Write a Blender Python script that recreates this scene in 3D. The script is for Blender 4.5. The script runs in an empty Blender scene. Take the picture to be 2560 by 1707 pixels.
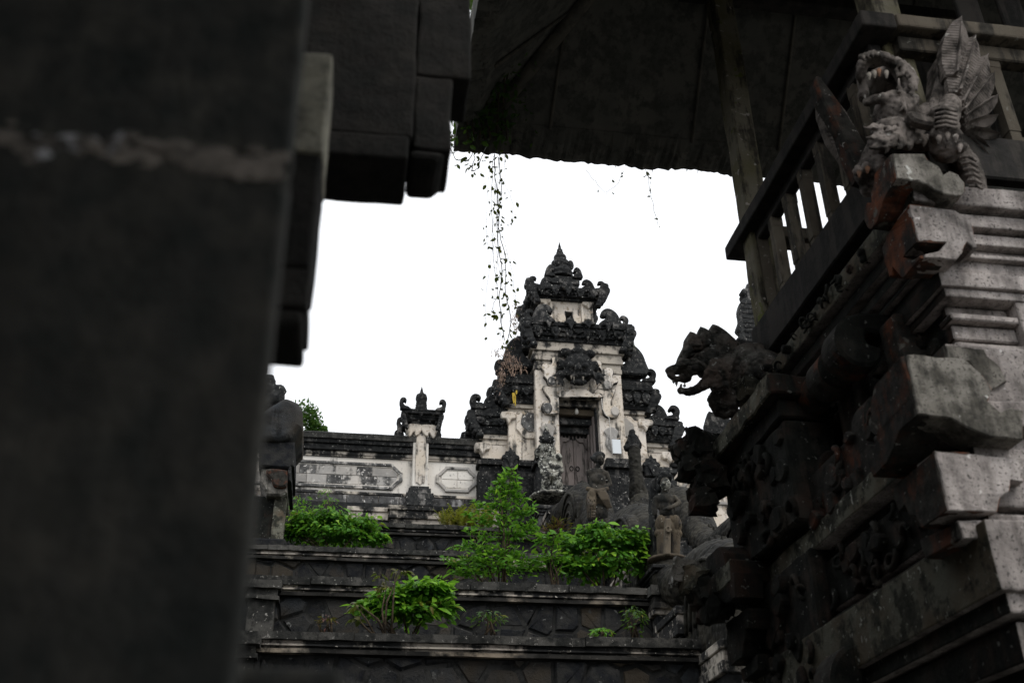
import bpy, bmesh, math, random
from math import sin, cos, pi, radians, sqrt, atan2
from mathutils import Vector, Matrix, noise as mnoise, Quaternion

random.seed(7)
SC = bpy.context.scene
COL = SC.collection

# ------------------------------------------------------------------ camera
CAM = Vector((0, 0, 1.6))
FPX = 2659.0                      # focal length in pixels of the 2560 px wide photograph
PITCH, YAW, ROLL = radians(30), radians(9.4), radians(1.0)
W_ = Vector((sin(YAW)*cos(PITCH), cos(YAW)*cos(PITCH), sin(PITCH)))
r0 = Vector((cos(YAW), -sin(YAW), 0)); u0 = r0.cross(W_)
R_ = r0*cos(ROLL) - u0*sin(ROLL)
U_ = u0*cos(ROLL) + r0*sin(ROLL)
cd = bpy.data.cameras.new('camera'); cam = bpy.data.objects.new('camera', cd); COL.objects.link(cam)
cd.sensor_fit = 'HORIZONTAL'; cd.sensor_width = 36.0; cd.lens = 36.0*FPX/2560.0
cd.clip_start = 0.05; cd.clip_end = 5000
cam.matrix_world = Matrix(((R_.x, U_.x, -W_.x, CAM.x), (R_.y, U_.y, -W_.y, CAM.y), (R_.z, U_.z, -W_.z, CAM.z), (0, 0, 0, 1)))
cd.dof.use_dof = True; cd.dof.focus_distance = 15.0; cd.dof.aperture_fstop = 2.8
SC.camera = cam

# ------------------------------------------------------------------ world and sun: bright overcast
SUN_EL, SUN_AZ = radians(52), radians(150)      # azimuth measured from +Y towards +X: high, behind the camera to the right
world = bpy.data.worlds.new('World'); SC.world = world; world.use_nodes = True
wn = world.node_tree; bg = wn.nodes['Background']
sky = wn.nodes.new('ShaderNodeTexSky'); sky.sky_type = 'NISHITA'; sky.sun_disc = False
sky.sun_elevation = SUN_EL; sky.sun_rotation = SUN_AZ; sky.air_density = 1.0; sky.dust_density = 4.0; sky.ozone_density = 1.0
cloud = wn.nodes.new('ShaderNodeMixRGB'); cloud.inputs[0].default_value = 0.86      # even white cloud cover over the sky
cloud.inputs[2].default_value = (11.5, 11.7, 12.0, 1)
wn.links.new(sky.outputs[0], cloud.inputs[1]); wn.links.new(cloud.outputs[0], bg.inputs[0])
bg.inputs[1].default_value = 0.125
sd = bpy.data.lights.new('sun', 'SUN'); sd.energy = 1.3; sd.angle = radians(20); sd.color = (1.0, 0.96, 0.9)
sun = bpy.data.objects.new('sun', sd); COL.objects.link(sun)
sdir = Vector((sin(SUN_AZ)*cos(SUN_EL), cos(SUN_AZ)*cos(SUN_EL), sin(SUN_EL)))
sun.rotation_euler = sdir.to_track_quat('Z', 'Y').to_euler(); sun.location = sdir*60
SC.view_settings.view_transform = 'Standard'; SC.view_settings.look = 'None'
SC.view_settings.exposure = 0.0; SC.view_settings.gamma = 1.0; SC.view_settings.use_curve_mapping = False
SC.cycles.use_denoising = True; SC.cycles.max_bounces = 8; SC.cycles.diffuse_bounces = 5

# ------------------------------------------------------------------ layout helpers: a point of the photograph at a known distance
def ray(x, y): return W_*FPX + R_*(x-1280) + U_*(853.5-y)
def G(x, y, Y):
    d = ray(x, y); return CAM + d*(Y/d.y)
def GX(x, y, X):
    d = ray(x, y); return CAM + d*(X/d.x)
def psize(p): return (p-CAM).dot(W_)/FPX          # metres per photograph pixel at p
def crop(x0, y0, s): return lambda u, v: (x0+u/s, y0+v/s)
c1 = crop(1260, 600, 6.533); c2 = crop(1200, 780, 4.9); c3 = crop(1160, 1000, 4.2); c5 = crop(600, 900, 3.136)
c6 = crop(600, 1200, 2.045); c7 = crop(2150, 380, 3.0146); c8 = crop(2150, 850, 1.829); cl = crop(2060, 0, 3.136)
cdg = crop(1640, 760, 3.92); ct = crop(560, 900, 2.613); cw = crop(960, 940, 4.125); c4b = crop(1500, 1100, 4.9)
c4 = crop(1500, 1100, 2.219)

# ------------------------------------------------------------------ mesh builder
class MB:
    def __init__(s): s.v = []; s.f = []
    def add(s, vs, fs):
        o = len(s.v); s.v += [tuple(v) for v in vs]; s.f += [tuple(i+o for i in f) for f in fs]; return s
    def box(s, x0, x1, y0, y1, z0, z1):
        return s.add([(x0,y0,z0),(x1,y0,z0),(x1,y1,z0),(x0,y1,z0),(x0,y0,z1),(x1,y0,z1),(x1,y1,z1),(x0,y1,z1)],
                     [(3,2,1,0),(4,5,6,7),(0,1,5,4),(1,2,6,5),(2,3,7,6),(3,0,4,7)])
    def frus(s, a, z0, b, z1):
        return s.add([(a[0],a[2],z0),(a[1],a[2],z0),(a[1],a[3],z0),(a[0],a[3],z0),(b[0],b[2],z1),(b[1],b[2],z1),(b[1],b[3],z1),(b[0],b[3],z1)],
                     [(3,2,1,0),(4,5,6,7),(0,1,5,4),(1,2,6,5),(2,3,7,6),(3,0,4,7)])
    def ring(s, cx, cy, hw, hd, rows):
        """stack of bands (z0, z1, overhang) round a rectangular plan"""
        for z0, z1, e in rows: s.box(cx-hw-e, cx+hw+e, cy-hd-e, cy+hd+e, z0, z1)
        return s
    def prism(s, pts, a0, a1, plane='xz', ch=0.0):
        """outline pts extruded from a0 (the face with the chamfer) to a1"""
        n = len(pts); ar = sum(pts[i][0]*pts[(i+1) % n][1]-pts[(i+1) % n][0]*pts[i][1] for i in range(n))
        if ar < 0: pts = pts[::-1]
        def mk(p, a): return (p[0], a, p[1]) if plane == 'xz' else ((a, p[0], p[1]) if plane == 'yz' else (p[0], p[1], a))
        rings = []
        if ch > 0:
            ins = []
            for i in range(n):
                p0, p, p1 = Vector(pts[i-1]), Vector(pts[i]), Vector(pts[(i+1) % n])
                e0 = (p-p0); e1 = (p1-p)
                n0 = Vector((-e0.y, e0.x)); n1 = Vector((-e1.y, e1.x))
                nn = (n0.normalized() if n0.length else n0) + (n1.normalized() if n1.length else n1)
                ins.append(tuple(p + (nn.normalized()*ch if nn.length > 1e-6 else nn)))
            sg = 1 if a1 > a0 else -1
            rings = [[mk(p, a0) for p in ins], [mk(p, a0+sg*ch) for p in pts], [mk(p, a1) for p in pts]]
        else:
            rings = [[mk(p, a0) for p in pts], [mk(p, a1) for p in pts]]
        vs = [v for r in rings for v in r]; fs = []
        for k in range(len(rings)-1):
            for i in range(n):
                j = (i+1) % n; fs.append((k*n+i, k*n+j, (k+1)*n+j, (k+1)*n+i))
        fs.append(tuple(range(n))[::-1]); fs.append(tuple(range((len(rings)-1)*n, len(rings)*n)))
        return s.add(vs, fs)
    def lathe(s, prof, cx, cy, seg=16, z0=0.0):
        vs = []; fs = []; m = len(prof)
        for r, z in prof:
            for k in range(seg):
                a = 2*pi*k/seg; vs.append((cx+r*cos(a), cy+r*sin(a), z0+z))
        for i in range(m-1):
            for k in range(seg):
                j = (k+1) % seg; fs.append((i*seg+k, i*seg+j, (i+1)*seg+j, (i+1)*seg+k))
        fs.append(tuple(range(seg))[::-1]); fs.append(tuple(range((m-1)*seg, m*seg)))
        return s.add(vs, fs)
    def tube(s, path, rad, seg=8):
        path = [Vector(p) for p in path]; n = len(path)
        if not hasattr(rad, '__len__'): rad = [rad]*n
        vs = []; fs = []; up = None
        for i in range(n):
            t = (path[min(i+1, n-1)]-path[max(i-1, 0)]).normalized()
            if up is None: up = t.orthogonal().normalized()
            up = (up - t*up.dot(t)); up = up.normalized() if up.length > 1e-6 else t.orthogonal().normalized()
            b = t.cross(up)
            for k in range(seg):
                a = 2*pi*k/seg; vs.append(path[i] + (up*cos(a)+b*sin(a))*rad[i])
        for i in range(n-1):
            for k in range(seg):
                j = (k+1) % seg; fs.append((i*seg+k, i*seg+j, (i+1)*seg+j, (i+1)*seg+k))
        fs.append(tuple(range(seg))[::-1]); fs.append(tuple(range((n-1)*seg, n*seg)))
        return s.add(vs, fs)
    def ell(s, c, ax, ay, az, seg=14, rings=9):
        """ellipsoid with three axis vectors"""
        c = Vector(c); vs = []; fs = []
        for i in range(1, rings):
            t = pi*i/rings
            for k in range(seg):
                a = 2*pi*k/seg; vs.append(c + ax*(sin(t)*cos(a)) + ay*(sin(t)*sin(a)) + az*cos(t))
        top = len(vs); vs.append(c+az); bot = len(vs); vs.append(c-az)
        for i in range(rings-2):
            for k in range(seg):
                j = (k+1) % seg; fs.append((i*seg+k, (i+1)*seg+k, (i+1)*seg+j, i*seg+j))
        for k in range(seg):
            j = (k+1) % seg; fs.append((top, k, j)); fs.append((bot, (rings-2)*seg+j, (rings-2)*seg+k))
        return s.add(vs, fs)
    # shapes given by photograph position, distance and size in photograph pixels (crop scale k)
    def E(s, c, rx, ry, Y, k=1.0, rd=None, rot=0.0):
        p = G(c[0], c[1], Y); m = psize(p)/k; a = radians(rot)
        x = R_*cos(a)+U_*sin(a); y = -R_*sin(a)+U_*cos(a)
        return s.ell(p, x*rx*m, y*ry*m, W_*((rd or min(rx, ry))*m))
    def T(s, pts, k=1.0, seg=10):
        """tube through (photo point, distance, radius in crop px)"""
        ps = []; rs = []
        for c, Y, r in pts:
            p = G(c[0], c[1], Y); ps.append(p); rs.append(r*psize(p)/k)
        s.tube(ps, rs, seg)
        for p, r in ((ps[0], rs[0]), (ps[-1], rs[-1])): s.ell(p, Vector((r, 0, 0)), Vector((0, r, 0)), Vector((0, 0, r)), 10, 7)
        return s
    def poly(s, pts, Y, thick, ch=0.02):
        """outline traced at distance Y, extruded away from the viewer"""
        q = [G(p[0], p[1], Y) for p in pts]; return s.prism([(v.x, v.z) for v in q], Y, Y+thick, 'xz', ch)
    def mesh(s, name, shift=None):
        me = bpy.data.meshes.new(name)
        v = s.v if shift is None else [(a-shift[0], b-shift[1], c-shift[2]) for a, b, c in s.v]
        me.from_pydata(v, [], s.f); me.update(); return me

def smoothpts(pts, n=4):
    """closed Catmull-Rom through the given outline"""
    out = []; m = len(pts)
    for i in range(m):
        p0, p1, p2, p3 = pts[i-1], pts[i], pts[(i+1) % m], pts[(i+2) % m]
        for k in range(n):
            t = k/n; t2 = t*t; t3 = t2*t
            out.append(tuple(0.5*((2*p1[j])+(-p0[j]+p2[j])*t+(2*p0[j]-5*p1[j]+4*p2[j]-p3[j])*t2+(-p0[j]+3*p1[j]-3*p2[j]+p3[j])*t3) for j in (0, 1)))
    return out

WLOC = {}
def thing(name, label, cat, loc, group=None):
    o = bpy.data.objects.new(name, None); COL.objects.link(o); o.location = loc; o.empty_display_size = 0.2
    o['label'] = label; o['category'] = cat
    if group: o['group'] = group
    WLOC[o] = Vector(loc); return o
def place(o, loc, parent):
    loc = Vector(loc); WLOC[o] = loc
    if parent is not None:
        o.parent = parent; o.location = loc - WLOC[parent]
    else: o.location = loc
def obj(name, mb, mat, parent=None, bevel=0.0, smooth=False, label=None, kind=None, segs=1, rough=0.0, cut=0.15):
    xs = [v[0] for v in mb.v]; ys = [v[1] for v in mb.v]; zs = [v[2] for v in mb.v]
    o0 = ((min(xs)+max(xs))/2, (min(ys)+max(ys))/2, min(zs))
    me = mb.mesh(name, o0); me.materials.append(mat)
    if rough: weather(me, rough, cut)
    o = bpy.data.objects.new(name, me); COL.objects.link(o); place(o, o0, parent)
    if smooth: me.polygons.foreach_set('use_smooth', [True]*len(me.polygons))
    if bevel:
        b = o.modifiers.new('bevel', 'BEVEL'); b.width = bevel; b.segments = segs; b.limit_method = 'ANGLE'; b.angle_limit = radians(40)
    if label: o['label'] = label
    if kind: o['kind'] = kind
    return o
def tag(o, label, cat, group=None, kind=None):
    o['label'] = label; o['category'] = cat
    if group: o['group'] = group
    if kind: o['kind'] = kind
    return o
def inst(name, me, loc, parent=None, rz=0.0, sc=1.0, rot=None, mat=None):
    o = bpy.data.objects.new(name, me); COL.objects.link(o); place(o, loc, parent)
    if rot is not None: o.rotation_mode = 'QUATERNION'; o.rotation_quaternion = rot
    else: o.rotation_euler = (0, 0, rz)
    o.scale = (sc, sc, sc) if not hasattr(sc, '__len__') else sc
    return o
def weather(me, amp, cut):
    """break up straight stone edges: subdivide long edges and push vertices by noise"""
    bm = bmesh.new(); bm.from_mesh(me)
    for _ in range(5):
        es = [e for e in bm.edges if e.calc_length() > cut]
        if not es or len(bm.verts) > 9000: break
        bmesh.ops.subdivide_edges(bm, edges=es, cuts=1, use_grid_fill=True)
    sd_ = Vector((random.uniform(-50, 50),)*3)
    for v in bm.verts:
        p = v.co*(1/cut)*0.8+sd_
        v.co += mnoise.noise_vector(p)*amp + mnoise.noise_vector(p*0.37)*amp*0.9
    bm.to_mesh(me); bm.free()
TEX = {}
def dtex(kind, size, **kw):
    key = (kind, size, tuple(kw.items()))
    if key not in TEX:
        t = bpy.data.textures.new('carve', kind); t.noise_scale = size
        for k, v in kw.items(): setattr(t, k, v)
        TEX[key] = t
    return TEX[key]
def sculpt(name, mb, mat, parent, voxel, smooth=4, disp=(), label=None):
    """union of overlapping shapes as one continuous carved surface"""
    o = obj(name, mb, mat, parent, label=label)
    r = o.modifiers.new('union', 'REMESH'); r.mode = 'VOXEL'; r.voxel_size = voxel; r.use_smooth_shade = True
    if smooth:
        s = o.modifiers.new('smooth', 'SMOOTH'); s.factor = 0.5; s.iterations = smooth
    for kind, size, st in disp:
        d = o.modifiers.new('carve', 'DISPLACE'); d.texture = dtex(kind, size); d.strength = st; d.texture_coords = 'LOCAL'; d.mid_level = 0.5
    return o

# ------------------------------------------------------------------ materials
def nm(name):
    m = bpy.data.materials.new(name); m.use_nodes = True; nt = m.node_tree; return m, nt, nt.nodes['Principled BSDF']
def nd(nt, t, **kw):
    n = nt.nodes.new(t)
    for k, v in kw.items(): setattr(n, k, v)
    return n
def lk(nt, a, b): nt.links.new(a, b)
def math_(nt, op, a, b=None, c=None, clamp=False):
    n = nd(nt, 'ShaderNodeMath', operation=op, use_clamp=clamp)
    for i, x in enumerate((a, b, c)):
        if x is None: continue
        if hasattr(x, 'is_output'): lk(nt, x, n.inputs[i])
        else: n.inputs[i].default_value = x
    return n.outputs[0]
def mix(nt, f, a, b, mode='MIX'):
    n = nd(nt, 'ShaderNodeMixRGB', blend_type=mode)
    for i, x in enumerate((f, a, b)):
        if hasattr(x, 'is_output'): lk(nt, x, n.inputs[i])
        else: n.inputs[i].default_value = x if i == 0 else (*x, 1)
    return n.outputs[0]
def noise(nt, vec, sc, det=5, ro=0.6, dist=0.0):
    n = nd(nt, 'ShaderNodeTexNoise'); n.inputs['Scale'].default_value = sc; n.inputs['Detail'].default_value = det
    n.inputs['Roughness'].default_value = ro; n.inputs['Distortion'].default_value = dist; lk(nt, vec, n.inputs['Vector']); return n.outputs['Fac']
def step(nt, x, thr, w):
    n = nd(nt, 'ShaderNodeMapRange', interpolation_type='SMOOTHSTEP'); lk(nt, x, n.inputs[0])
    n.inputs[1].default_value = thr-w; n.inputs[2].default_value = thr+w; return n.outputs[0]
def vmul(nt, vec, v):
    n = nd(nt, 'ShaderNodeVectorMath', operation='MULTIPLY'); lk(nt, vec, n.inputs[0]); n.inputs[1].default_value = v; return n.outputs[0]
def stone(name, light, light2, dark, dark2, amt, sc=1.5, streak=0.35, specks=(), bump=0.5, bs=9.0, rough=0.88, rand=0.25, soft=0.05, spec=0.07, obj_amt=0.0, scales=0.0):
    """weathered stone or plaster; dark growth covers the share `amt`, specks = (scale, threshold, colour) blotches"""
    m, nt, b = nm(name); pos = nd(nt, 'ShaderNodeNewGeometry').outputs['Position']
    a = noise(nt, pos, sc, 7, 0.68); s = noise(nt, vmul(nt, pos, (1, 1, 0.13)), sc*2.6, 5, 0.65)
    f = math_(nt, 'ADD', math_(nt, 'MULTIPLY', a, 1-streak), math_(nt, 'MULTIPLY', s, streak))
    oi = nd(nt, 'ShaderNodeObjectInfo').outputs['Random']
    if obj_amt: f = math_(nt, 'ADD', f, math_(nt, 'MULTIPLY', math_(nt, 'SUBTRACT', oi, 0.5), obj_amt))
    fac = step(nt, f, 0.5+(0.5-amt)*0.42, soft)
    L = mix(nt, step(nt, noise(nt, pos, sc*0.55, 3), 0.5, 0.18), light, light2)
    D = mix(nt, step(nt, noise(nt, pos, sc*3.3, 5), 0.5, 0.16), dark, dark2)
    c = mix(nt, fac, L, D)
    for ss, thr, colr in specks:
        c = mix(nt, step(nt, noise(nt, pos, ss, 4, 0.55, 0.4), thr, 0.025), c, colr)
    if rand:
        hv = nd(nt, 'ShaderNodeHueSaturation'); lk(nt, c, hv.inputs['Color'])
        lk(nt, math_(nt, 'ADD', math_(nt, 'MULTIPLY', oi, 2*rand), 1-rand), hv.inputs['Value']); c = hv.outputs[0]
    lk(nt, c, b.inputs['Base Color']); b.inputs['Roughness'].default_value = rough; b.inputs['Specular IOR Level'].default_value = spec
    if bump:
        h = math_(nt, 'ADD', noise(nt, pos, bs, 8, 0.7), math_(nt, 'MULTIPLY', noise(nt, pos, bs*5, 4, 0.6), 0.35))
        if scales:
            vo = nd(nt, 'ShaderNodeTexVoronoi'); vo.inputs['Scale'].default_value = scales; lk(nt, pos, vo.inputs['Vector'])
            h = math_(nt, 'ADD', math_(nt, 'MULTIPLY', h, 0.5), math_(nt, 'MULTIPLY', vo.outputs['Distance'], -1.6))
        bp = nd(nt, 'ShaderNodeBump'); bp.inputs['Strength'].default_value = bump; bp.inputs['Distance'].default_value = 0.25/bs; lk(nt, h, bp.inputs['Height'])
        lk(nt, bp.outputs[0], b.inputs['Normal'])
    return m
BLK = (0.014, 0.015, 0.015); BLK2 = (0.034, 0.035, 0.034)
M = {}
M['plaster'] = stone('aged_cream_plaster', (0.60, 0.53, 0.44), (0.66, 0.61, 0.55), BLK2, (0.10, 0.095, 0.085), 0.40, 1.5, 0.55, [(9, 0.60, (0.38, 0.32, 0.25)), (24, 0.68, (0.12, 0.11, 0.10))], 0.35, 7, rand=0.06)
M['wallplaster'] = stone('stained_wall_plaster', (0.60, 0.56, 0.50), (0.72, 0.69, 0.64), (0.024, 0.025, 0.026), (0.085, 0.085, 0.082), 0.34, 0.9, 0.5, [(16, 0.66, (0.3, 0.29, 0.28))], 0.4, 8, rand=0.05)
M['greyblock'] = stone('grey_stone_block', (0.50, 0.47, 0.43), (0.34, 0.33, 0.315), (0.04, 0.04, 0.04), (0.11, 0.11, 0.107), 0.44, 2.0, 0.3, [(13, 0.64, (0.55, 0.53, 0.5))], 0.5, 8, rand=0.4, obj_amt=0.25)
M['darkblock'] = stone('dark_stone_block', (0.30, 0.29, 0.28), (0.2, 0.2, 0.2), (0.03, 0.03, 0.03), (0.08, 0.08, 0.08), 0.72, 2.2, 0.35, [(9, 0.66, (0.55, 0.54, 0.52))], 0.5, 8, rand=0.35)
M['black'] = stone('mould_blackened_stone', (0.17, 0.162, 0.152), (0.09, 0.088, 0.085), (0.013, 0.014, 0.015), (0.034, 0.035, 0.035), 0.68, 3.2, 0.3, [(19, 0.675, (0.46, 0.45, 0.42))], 1.0, 13, rand=0.35)
M['band'] = stone('half_blackened_moulding', (0.46, 0.42, 0.36), (0.38, 0.34, 0.3), (0.014, 0.015, 0.015), (0.036, 0.036, 0.036), 0.56, 1.6, 0.25, [(14, 0.67, (0.5, 0.47, 0.42))], 0.6, 9, rand=0.2)
M['coping'] = stone('grey_lichen_coping', (0.085, 0.082, 0.075), (0.055, 0.054, 0.05), (0.018, 0.019, 0.018), (0.036, 0.036, 0.034), 0.55, 2.5, 0.2, [(22, 0.66, (0.26, 0.25, 0.23))], 0.9, 13, rand=0.15)
M['terrace'] = stone('dark_rubble_stone', (0.044, 0.049, 0.054), (0.072, 0.060, 0.045), (0.011, 0.012, 0.014), (0.025, 0.025, 0.024), 0.55, 1.8, 0.35, [(10, 0.68, (0.10, 0.10, 0.097))], 0.9, 7, rand=0.55, obj_amt=0.5)
M['mortar'] = stone('dark_mortar', (0.03, 0.03, 0.03), (0.04, 0.04, 0.038), (0.014, 0.015, 0.015), (0.022, 0.022, 0.021), 0.5, 3, 0.2, (), 0.6, 12, rand=0)
M['whiteband'] = stone('pale_stained_band', (0.36, 0.33, 0.28), (0.26, 0.215, 0.165), (0.016, 0.016, 0.015), (0.045, 0.043, 0.040), 0.68, 0.8, 0.06, [(18, 0.66, (0.1, 0.09, 0.08))], 0.5, 10, rand=0.1)
M['statue'] = stone('lichened_statue_stone', (0.075, 0.066, 0.052), (0.052, 0.048, 0.042), (0.013, 0.014, 0.014), (0.028, 0.027, 0.024), 0.55, 2.2, 0.35, [(16, 0.70, (0.5, 0.5, 0.46))], 0.7, 14, rand=0.12)
M['statue_tan'] = stone('tan_weathered_stone', (0.105, 0.085, 0.06), (0.07, 0.058, 0.044), (0.03, 0.029, 0.026), (0.07, 0.06, 0.05), 0.40, 2.6, 0.5, [(20, 0.70, (0.42, 0.4, 0.35))], 0.6, 16, rand=0.05)
M['statue_pale'] = stone('pale_lichen_stone', (0.34, 0.34, 0.30), (0.22, 0.21, 0.18), (0.02, 0.021, 0.021), (0.05, 0.05, 0.047), 0.52, 5.5, 0.1, [(17, 0.63, (0.6, 0.6, 0.55))], 0.7, 18, rand=0.05)
M['scale'] = stone('dark_scaly_stone', (0.034, 0.031, 0.024), (0.022, 0.021, 0.017), (0.008, 0.008, 0.007), (0.015, 0.014, 0.012), 0.5, 2.0, 0.5, [(30, 0.71, (0.28, 0.28, 0.27))], 1.0, 15, rand=0.12, rough=0.7, spec=0.12, scales=9.0)
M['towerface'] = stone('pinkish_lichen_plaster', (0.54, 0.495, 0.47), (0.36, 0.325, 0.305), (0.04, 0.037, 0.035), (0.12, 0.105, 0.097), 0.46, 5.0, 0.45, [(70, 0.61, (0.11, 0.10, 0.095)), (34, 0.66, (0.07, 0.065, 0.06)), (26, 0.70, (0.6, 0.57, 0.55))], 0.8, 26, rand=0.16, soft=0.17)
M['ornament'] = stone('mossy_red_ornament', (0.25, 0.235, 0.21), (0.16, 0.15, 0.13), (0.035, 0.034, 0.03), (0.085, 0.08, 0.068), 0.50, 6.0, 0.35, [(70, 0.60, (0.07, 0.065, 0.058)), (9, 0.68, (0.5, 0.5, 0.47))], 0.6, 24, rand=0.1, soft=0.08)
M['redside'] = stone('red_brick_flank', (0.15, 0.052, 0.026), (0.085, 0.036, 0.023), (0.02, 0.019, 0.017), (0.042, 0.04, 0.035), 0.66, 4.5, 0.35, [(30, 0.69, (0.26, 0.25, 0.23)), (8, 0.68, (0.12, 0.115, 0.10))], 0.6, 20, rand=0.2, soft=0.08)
M['darkside'] = stone('shaded_mossy_stone', (0.045, 0.045, 0.039), (0.045, 0.025, 0.018), (0.010, 0.011, 0.010), (0.020, 0.021, 0.018), 0.62, 3.0, 0.4, [(24, 0.68, (0.16, 0.16, 0.145))], 0.8, 18, rand=0.3, soft=0.08)  # tower's left side: moss, plus its shade put into the base colour
M['mossedge'] = stone('moss_grey_edge', (0.14, 0.14, 0.112), (0.10, 0.08, 0.057), (0.025, 0.026, 0.021), (0.05, 0.05, 0.04), 0.46, 5.0, 0.15, [(26, 0.66, (0.34, 0.34, 0.30))], 0.8, 20, rand=0.15)
M['wood'] = stone('old_grey_wood', (0.13, 0.115, 0.09), (0.095, 0.08, 0.062), (0.03, 0.028, 0.024), (0.055, 0.05, 0.042), 0.46, 4.0, 0.75, [(18, 0.68, (0.2, 0.19, 0.165))], 0.7, 26, rand=0.25)
M['wood_dark'] = stone('blackened_beam', (0.05, 0.045, 0.04), (0.04, 0.037, 0.034), (0.022, 0.022, 0.02), (0.032, 0.03, 0.029), 0.5, 4.0, 0.6, (), 0.6, 26, rand=0.2)
M['wood_moss'] = stone('mossy_post', (0.17, 0.155, 0.12), (0.12, 0.11, 0.06), (0.04, 0.036, 0.03), (0.075, 0.068, 0.05), 0.42, 4.5, 0.6, [(16, 0.67, (0.36, 0.33, 0.3)), (7, 0.64, (0.10, 0.115, 0.03))], 0.8, 22, rand=0.15)
M['door'] = stone('faded_carved_door', (0.22, 0.19, 0.178), (0.17, 0.15, 0.14), (0.05, 0.045, 0.042), (0.09, 0.08, 0.074), 0.36, 3.0, 0.85, (), 0.5, 20, rand=0.1)
M['thatch'] = stone('black_fibre_thatch', (0.13, 0.125, 0.11), (0.10, 0.10, 0.09), (0.06, 0.06, 0.055), (0.085, 0.085, 0.076), 0.5, 5.0, 0.3, (), 0.15, 40, rand=0.05)
M['rafter'] = stone('smoked_bamboo', (0.12, 0.11, 0.092), (0.10, 0.095, 0.08), (0.066, 0.063, 0.055), (0.082, 0.08, 0.07), 0.5, 5.0, 0.3, (), 0.6, 40, rand=0.15)
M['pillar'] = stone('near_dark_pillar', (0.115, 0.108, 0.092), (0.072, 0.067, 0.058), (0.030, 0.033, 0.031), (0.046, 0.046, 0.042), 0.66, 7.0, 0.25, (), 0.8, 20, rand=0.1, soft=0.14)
M['joint'] = stone('pale_mortar_smear', (0.26, 0.23, 0.20), (0.18, 0.16, 0.14), (0.05, 0.047, 0.042), (0.08, 0.074, 0.068), 0.46, 18, 0.0, [(18, 0.62, (0.42, 0.42, 0.43))], 0.8, 40, rand=0.0, soft=0.1)
M['lichenplaster'] = stone('grey_green_plaster_patch', (0.33, 0.315, 0.25), (0.24, 0.23, 0.185), (0.06, 0.06, 0.05), (0.11, 0.105, 0.09), 0.46, 11.0, 0.1, (), 0.6, 30, rand=0.0, soft=0.12)
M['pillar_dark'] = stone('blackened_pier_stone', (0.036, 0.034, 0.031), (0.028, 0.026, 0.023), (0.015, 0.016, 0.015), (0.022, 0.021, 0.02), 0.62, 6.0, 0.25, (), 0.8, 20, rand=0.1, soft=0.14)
M['rust'] = stone('rust_red_worn_edge', (0.24, 0.078, 0.034), (0.15, 0.056, 0.03), (0.022, 0.02, 0.018), (0.05, 0.045, 0.04), 0.52, 4.0, 0.3, [(34, 0.68, (0.26, 0.25, 0.23)), (10, 0.66, (0.12, 0.115, 0.10))], 0.7, 20, rand=0.2, soft=0.1)
M['gateband'] = stone('cream_moulding', (0.52, 0.47, 0.40), (0.44, 0.40, 0.35), (0.016, 0.017, 0.017), (0.045, 0.045, 0.045), 0.44, 1.9, 0.25, [(16, 0.66, (0.12, 0.11, 0.1))], 0.6, 9, rand=0.2)
M['sash'] = stone('pale_tan_sash', (0.15, 0.125, 0.092), (0.11, 0.092, 0.07), (0.03, 0.027, 0.023), (0.08, 0.07, 0.058), 0.35, 4.0, 0.6, (), 0.6, 20, rand=0.05)
M['soil'] = stone('damp_soil', (0.05, 0.045, 0.035), (0.04, 0.045, 0.025), (0.02, 0.02, 0.016), (0.03, 0.03, 0.022), 0.5, 3, 0.0, (), 0.9, 12, rand=0)
M['paving'] = stone('grey_paving', (0.15, 0.145, 0.135), (0.12, 0.12, 0.11), (0.05, 0.05, 0.046), (0.08, 0.08, 0.075), 0.5, 1.2, 0.0, (), 0.6, 9, rand=0)
M['bark'] = stone('brown_stem', (0.10, 0.075, 0.05), (0.08, 0.06, 0.04), (0.03, 0.025, 0.02), (0.05, 0.04, 0.03), 0.5, 12, 0.3, (), 0.6, 40, rand=0.1)
M['cream'] = stone('paper_white', (0.72, 0.76, 0.78), (0.68, 0.72, 0.75), (0.6, 0.62, 0.63), (0.5, 0.52, 0.53), 0.2, 2, 0.3, (), 0, rand=0)
M['bulb'] = stone('milky_glass', (0.7, 0.68, 0.62), (0.66, 0.64, 0.58), (0.5, 0.48, 0.45), (0.5, 0.48, 0.45), 0.1, 2, 0, (), 0, rough=0.3, rand=0)
M['tooth'] = stone('stone_teeth', (0.22, 0.20, 0.175), (0.18, 0.165, 0.14), (0.08, 0.075, 0.068), (0.11, 0.10, 0.09), 0.3, 9, 0, (), 0.3, 30, rand=0.1)
M['lion'] = stone('pinkish_grey_lion_stone', (0.25, 0.22, 0.20), (0.16, 0.14, 0.125), (0.028, 0.026, 0.024), (0.075, 0.066, 0.058), 0.48, 6.0, 0.2, [(42, 0.66, (0.05, 0.046, 0.042)), (14, 0.68, (0.38, 0.36, 0.33))], 0.8, 28, rand=0.1, soft=0.09)
M['dragon'] = stone('grey_scaly_lion_stone', (0.15, 0.145, 0.13), (0.11, 0.085, 0.07), (0.02, 0.02, 0.018), (0.055, 0.055, 0.05), 0.48, 5.0, 0.2, [(22, 0.66, (0.26, 0.26, 0.24))], 1.0, 22, rand=0.1, soft=0.08, scales=26.0)
M['orangetooth'] = stone('orange_lichen_teeth', (0.17, 0.09, 0.055), (0.14, 0.09, 0.065), (0.06, 0.045, 0.035), (0.08, 0.06, 0.05), 0.3, 9, 0, (), 0.3, 30, rand=0.1)
M['ribbon'] = stone('yellow_cloth', (0.5, 0.36, 0.06), (0.4, 0.28, 0.05), (0.3, 0.2, 0.03), (0.3, 0.2, 0.03), 0.2, 5, 0, (), 0, rand=0)
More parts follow.
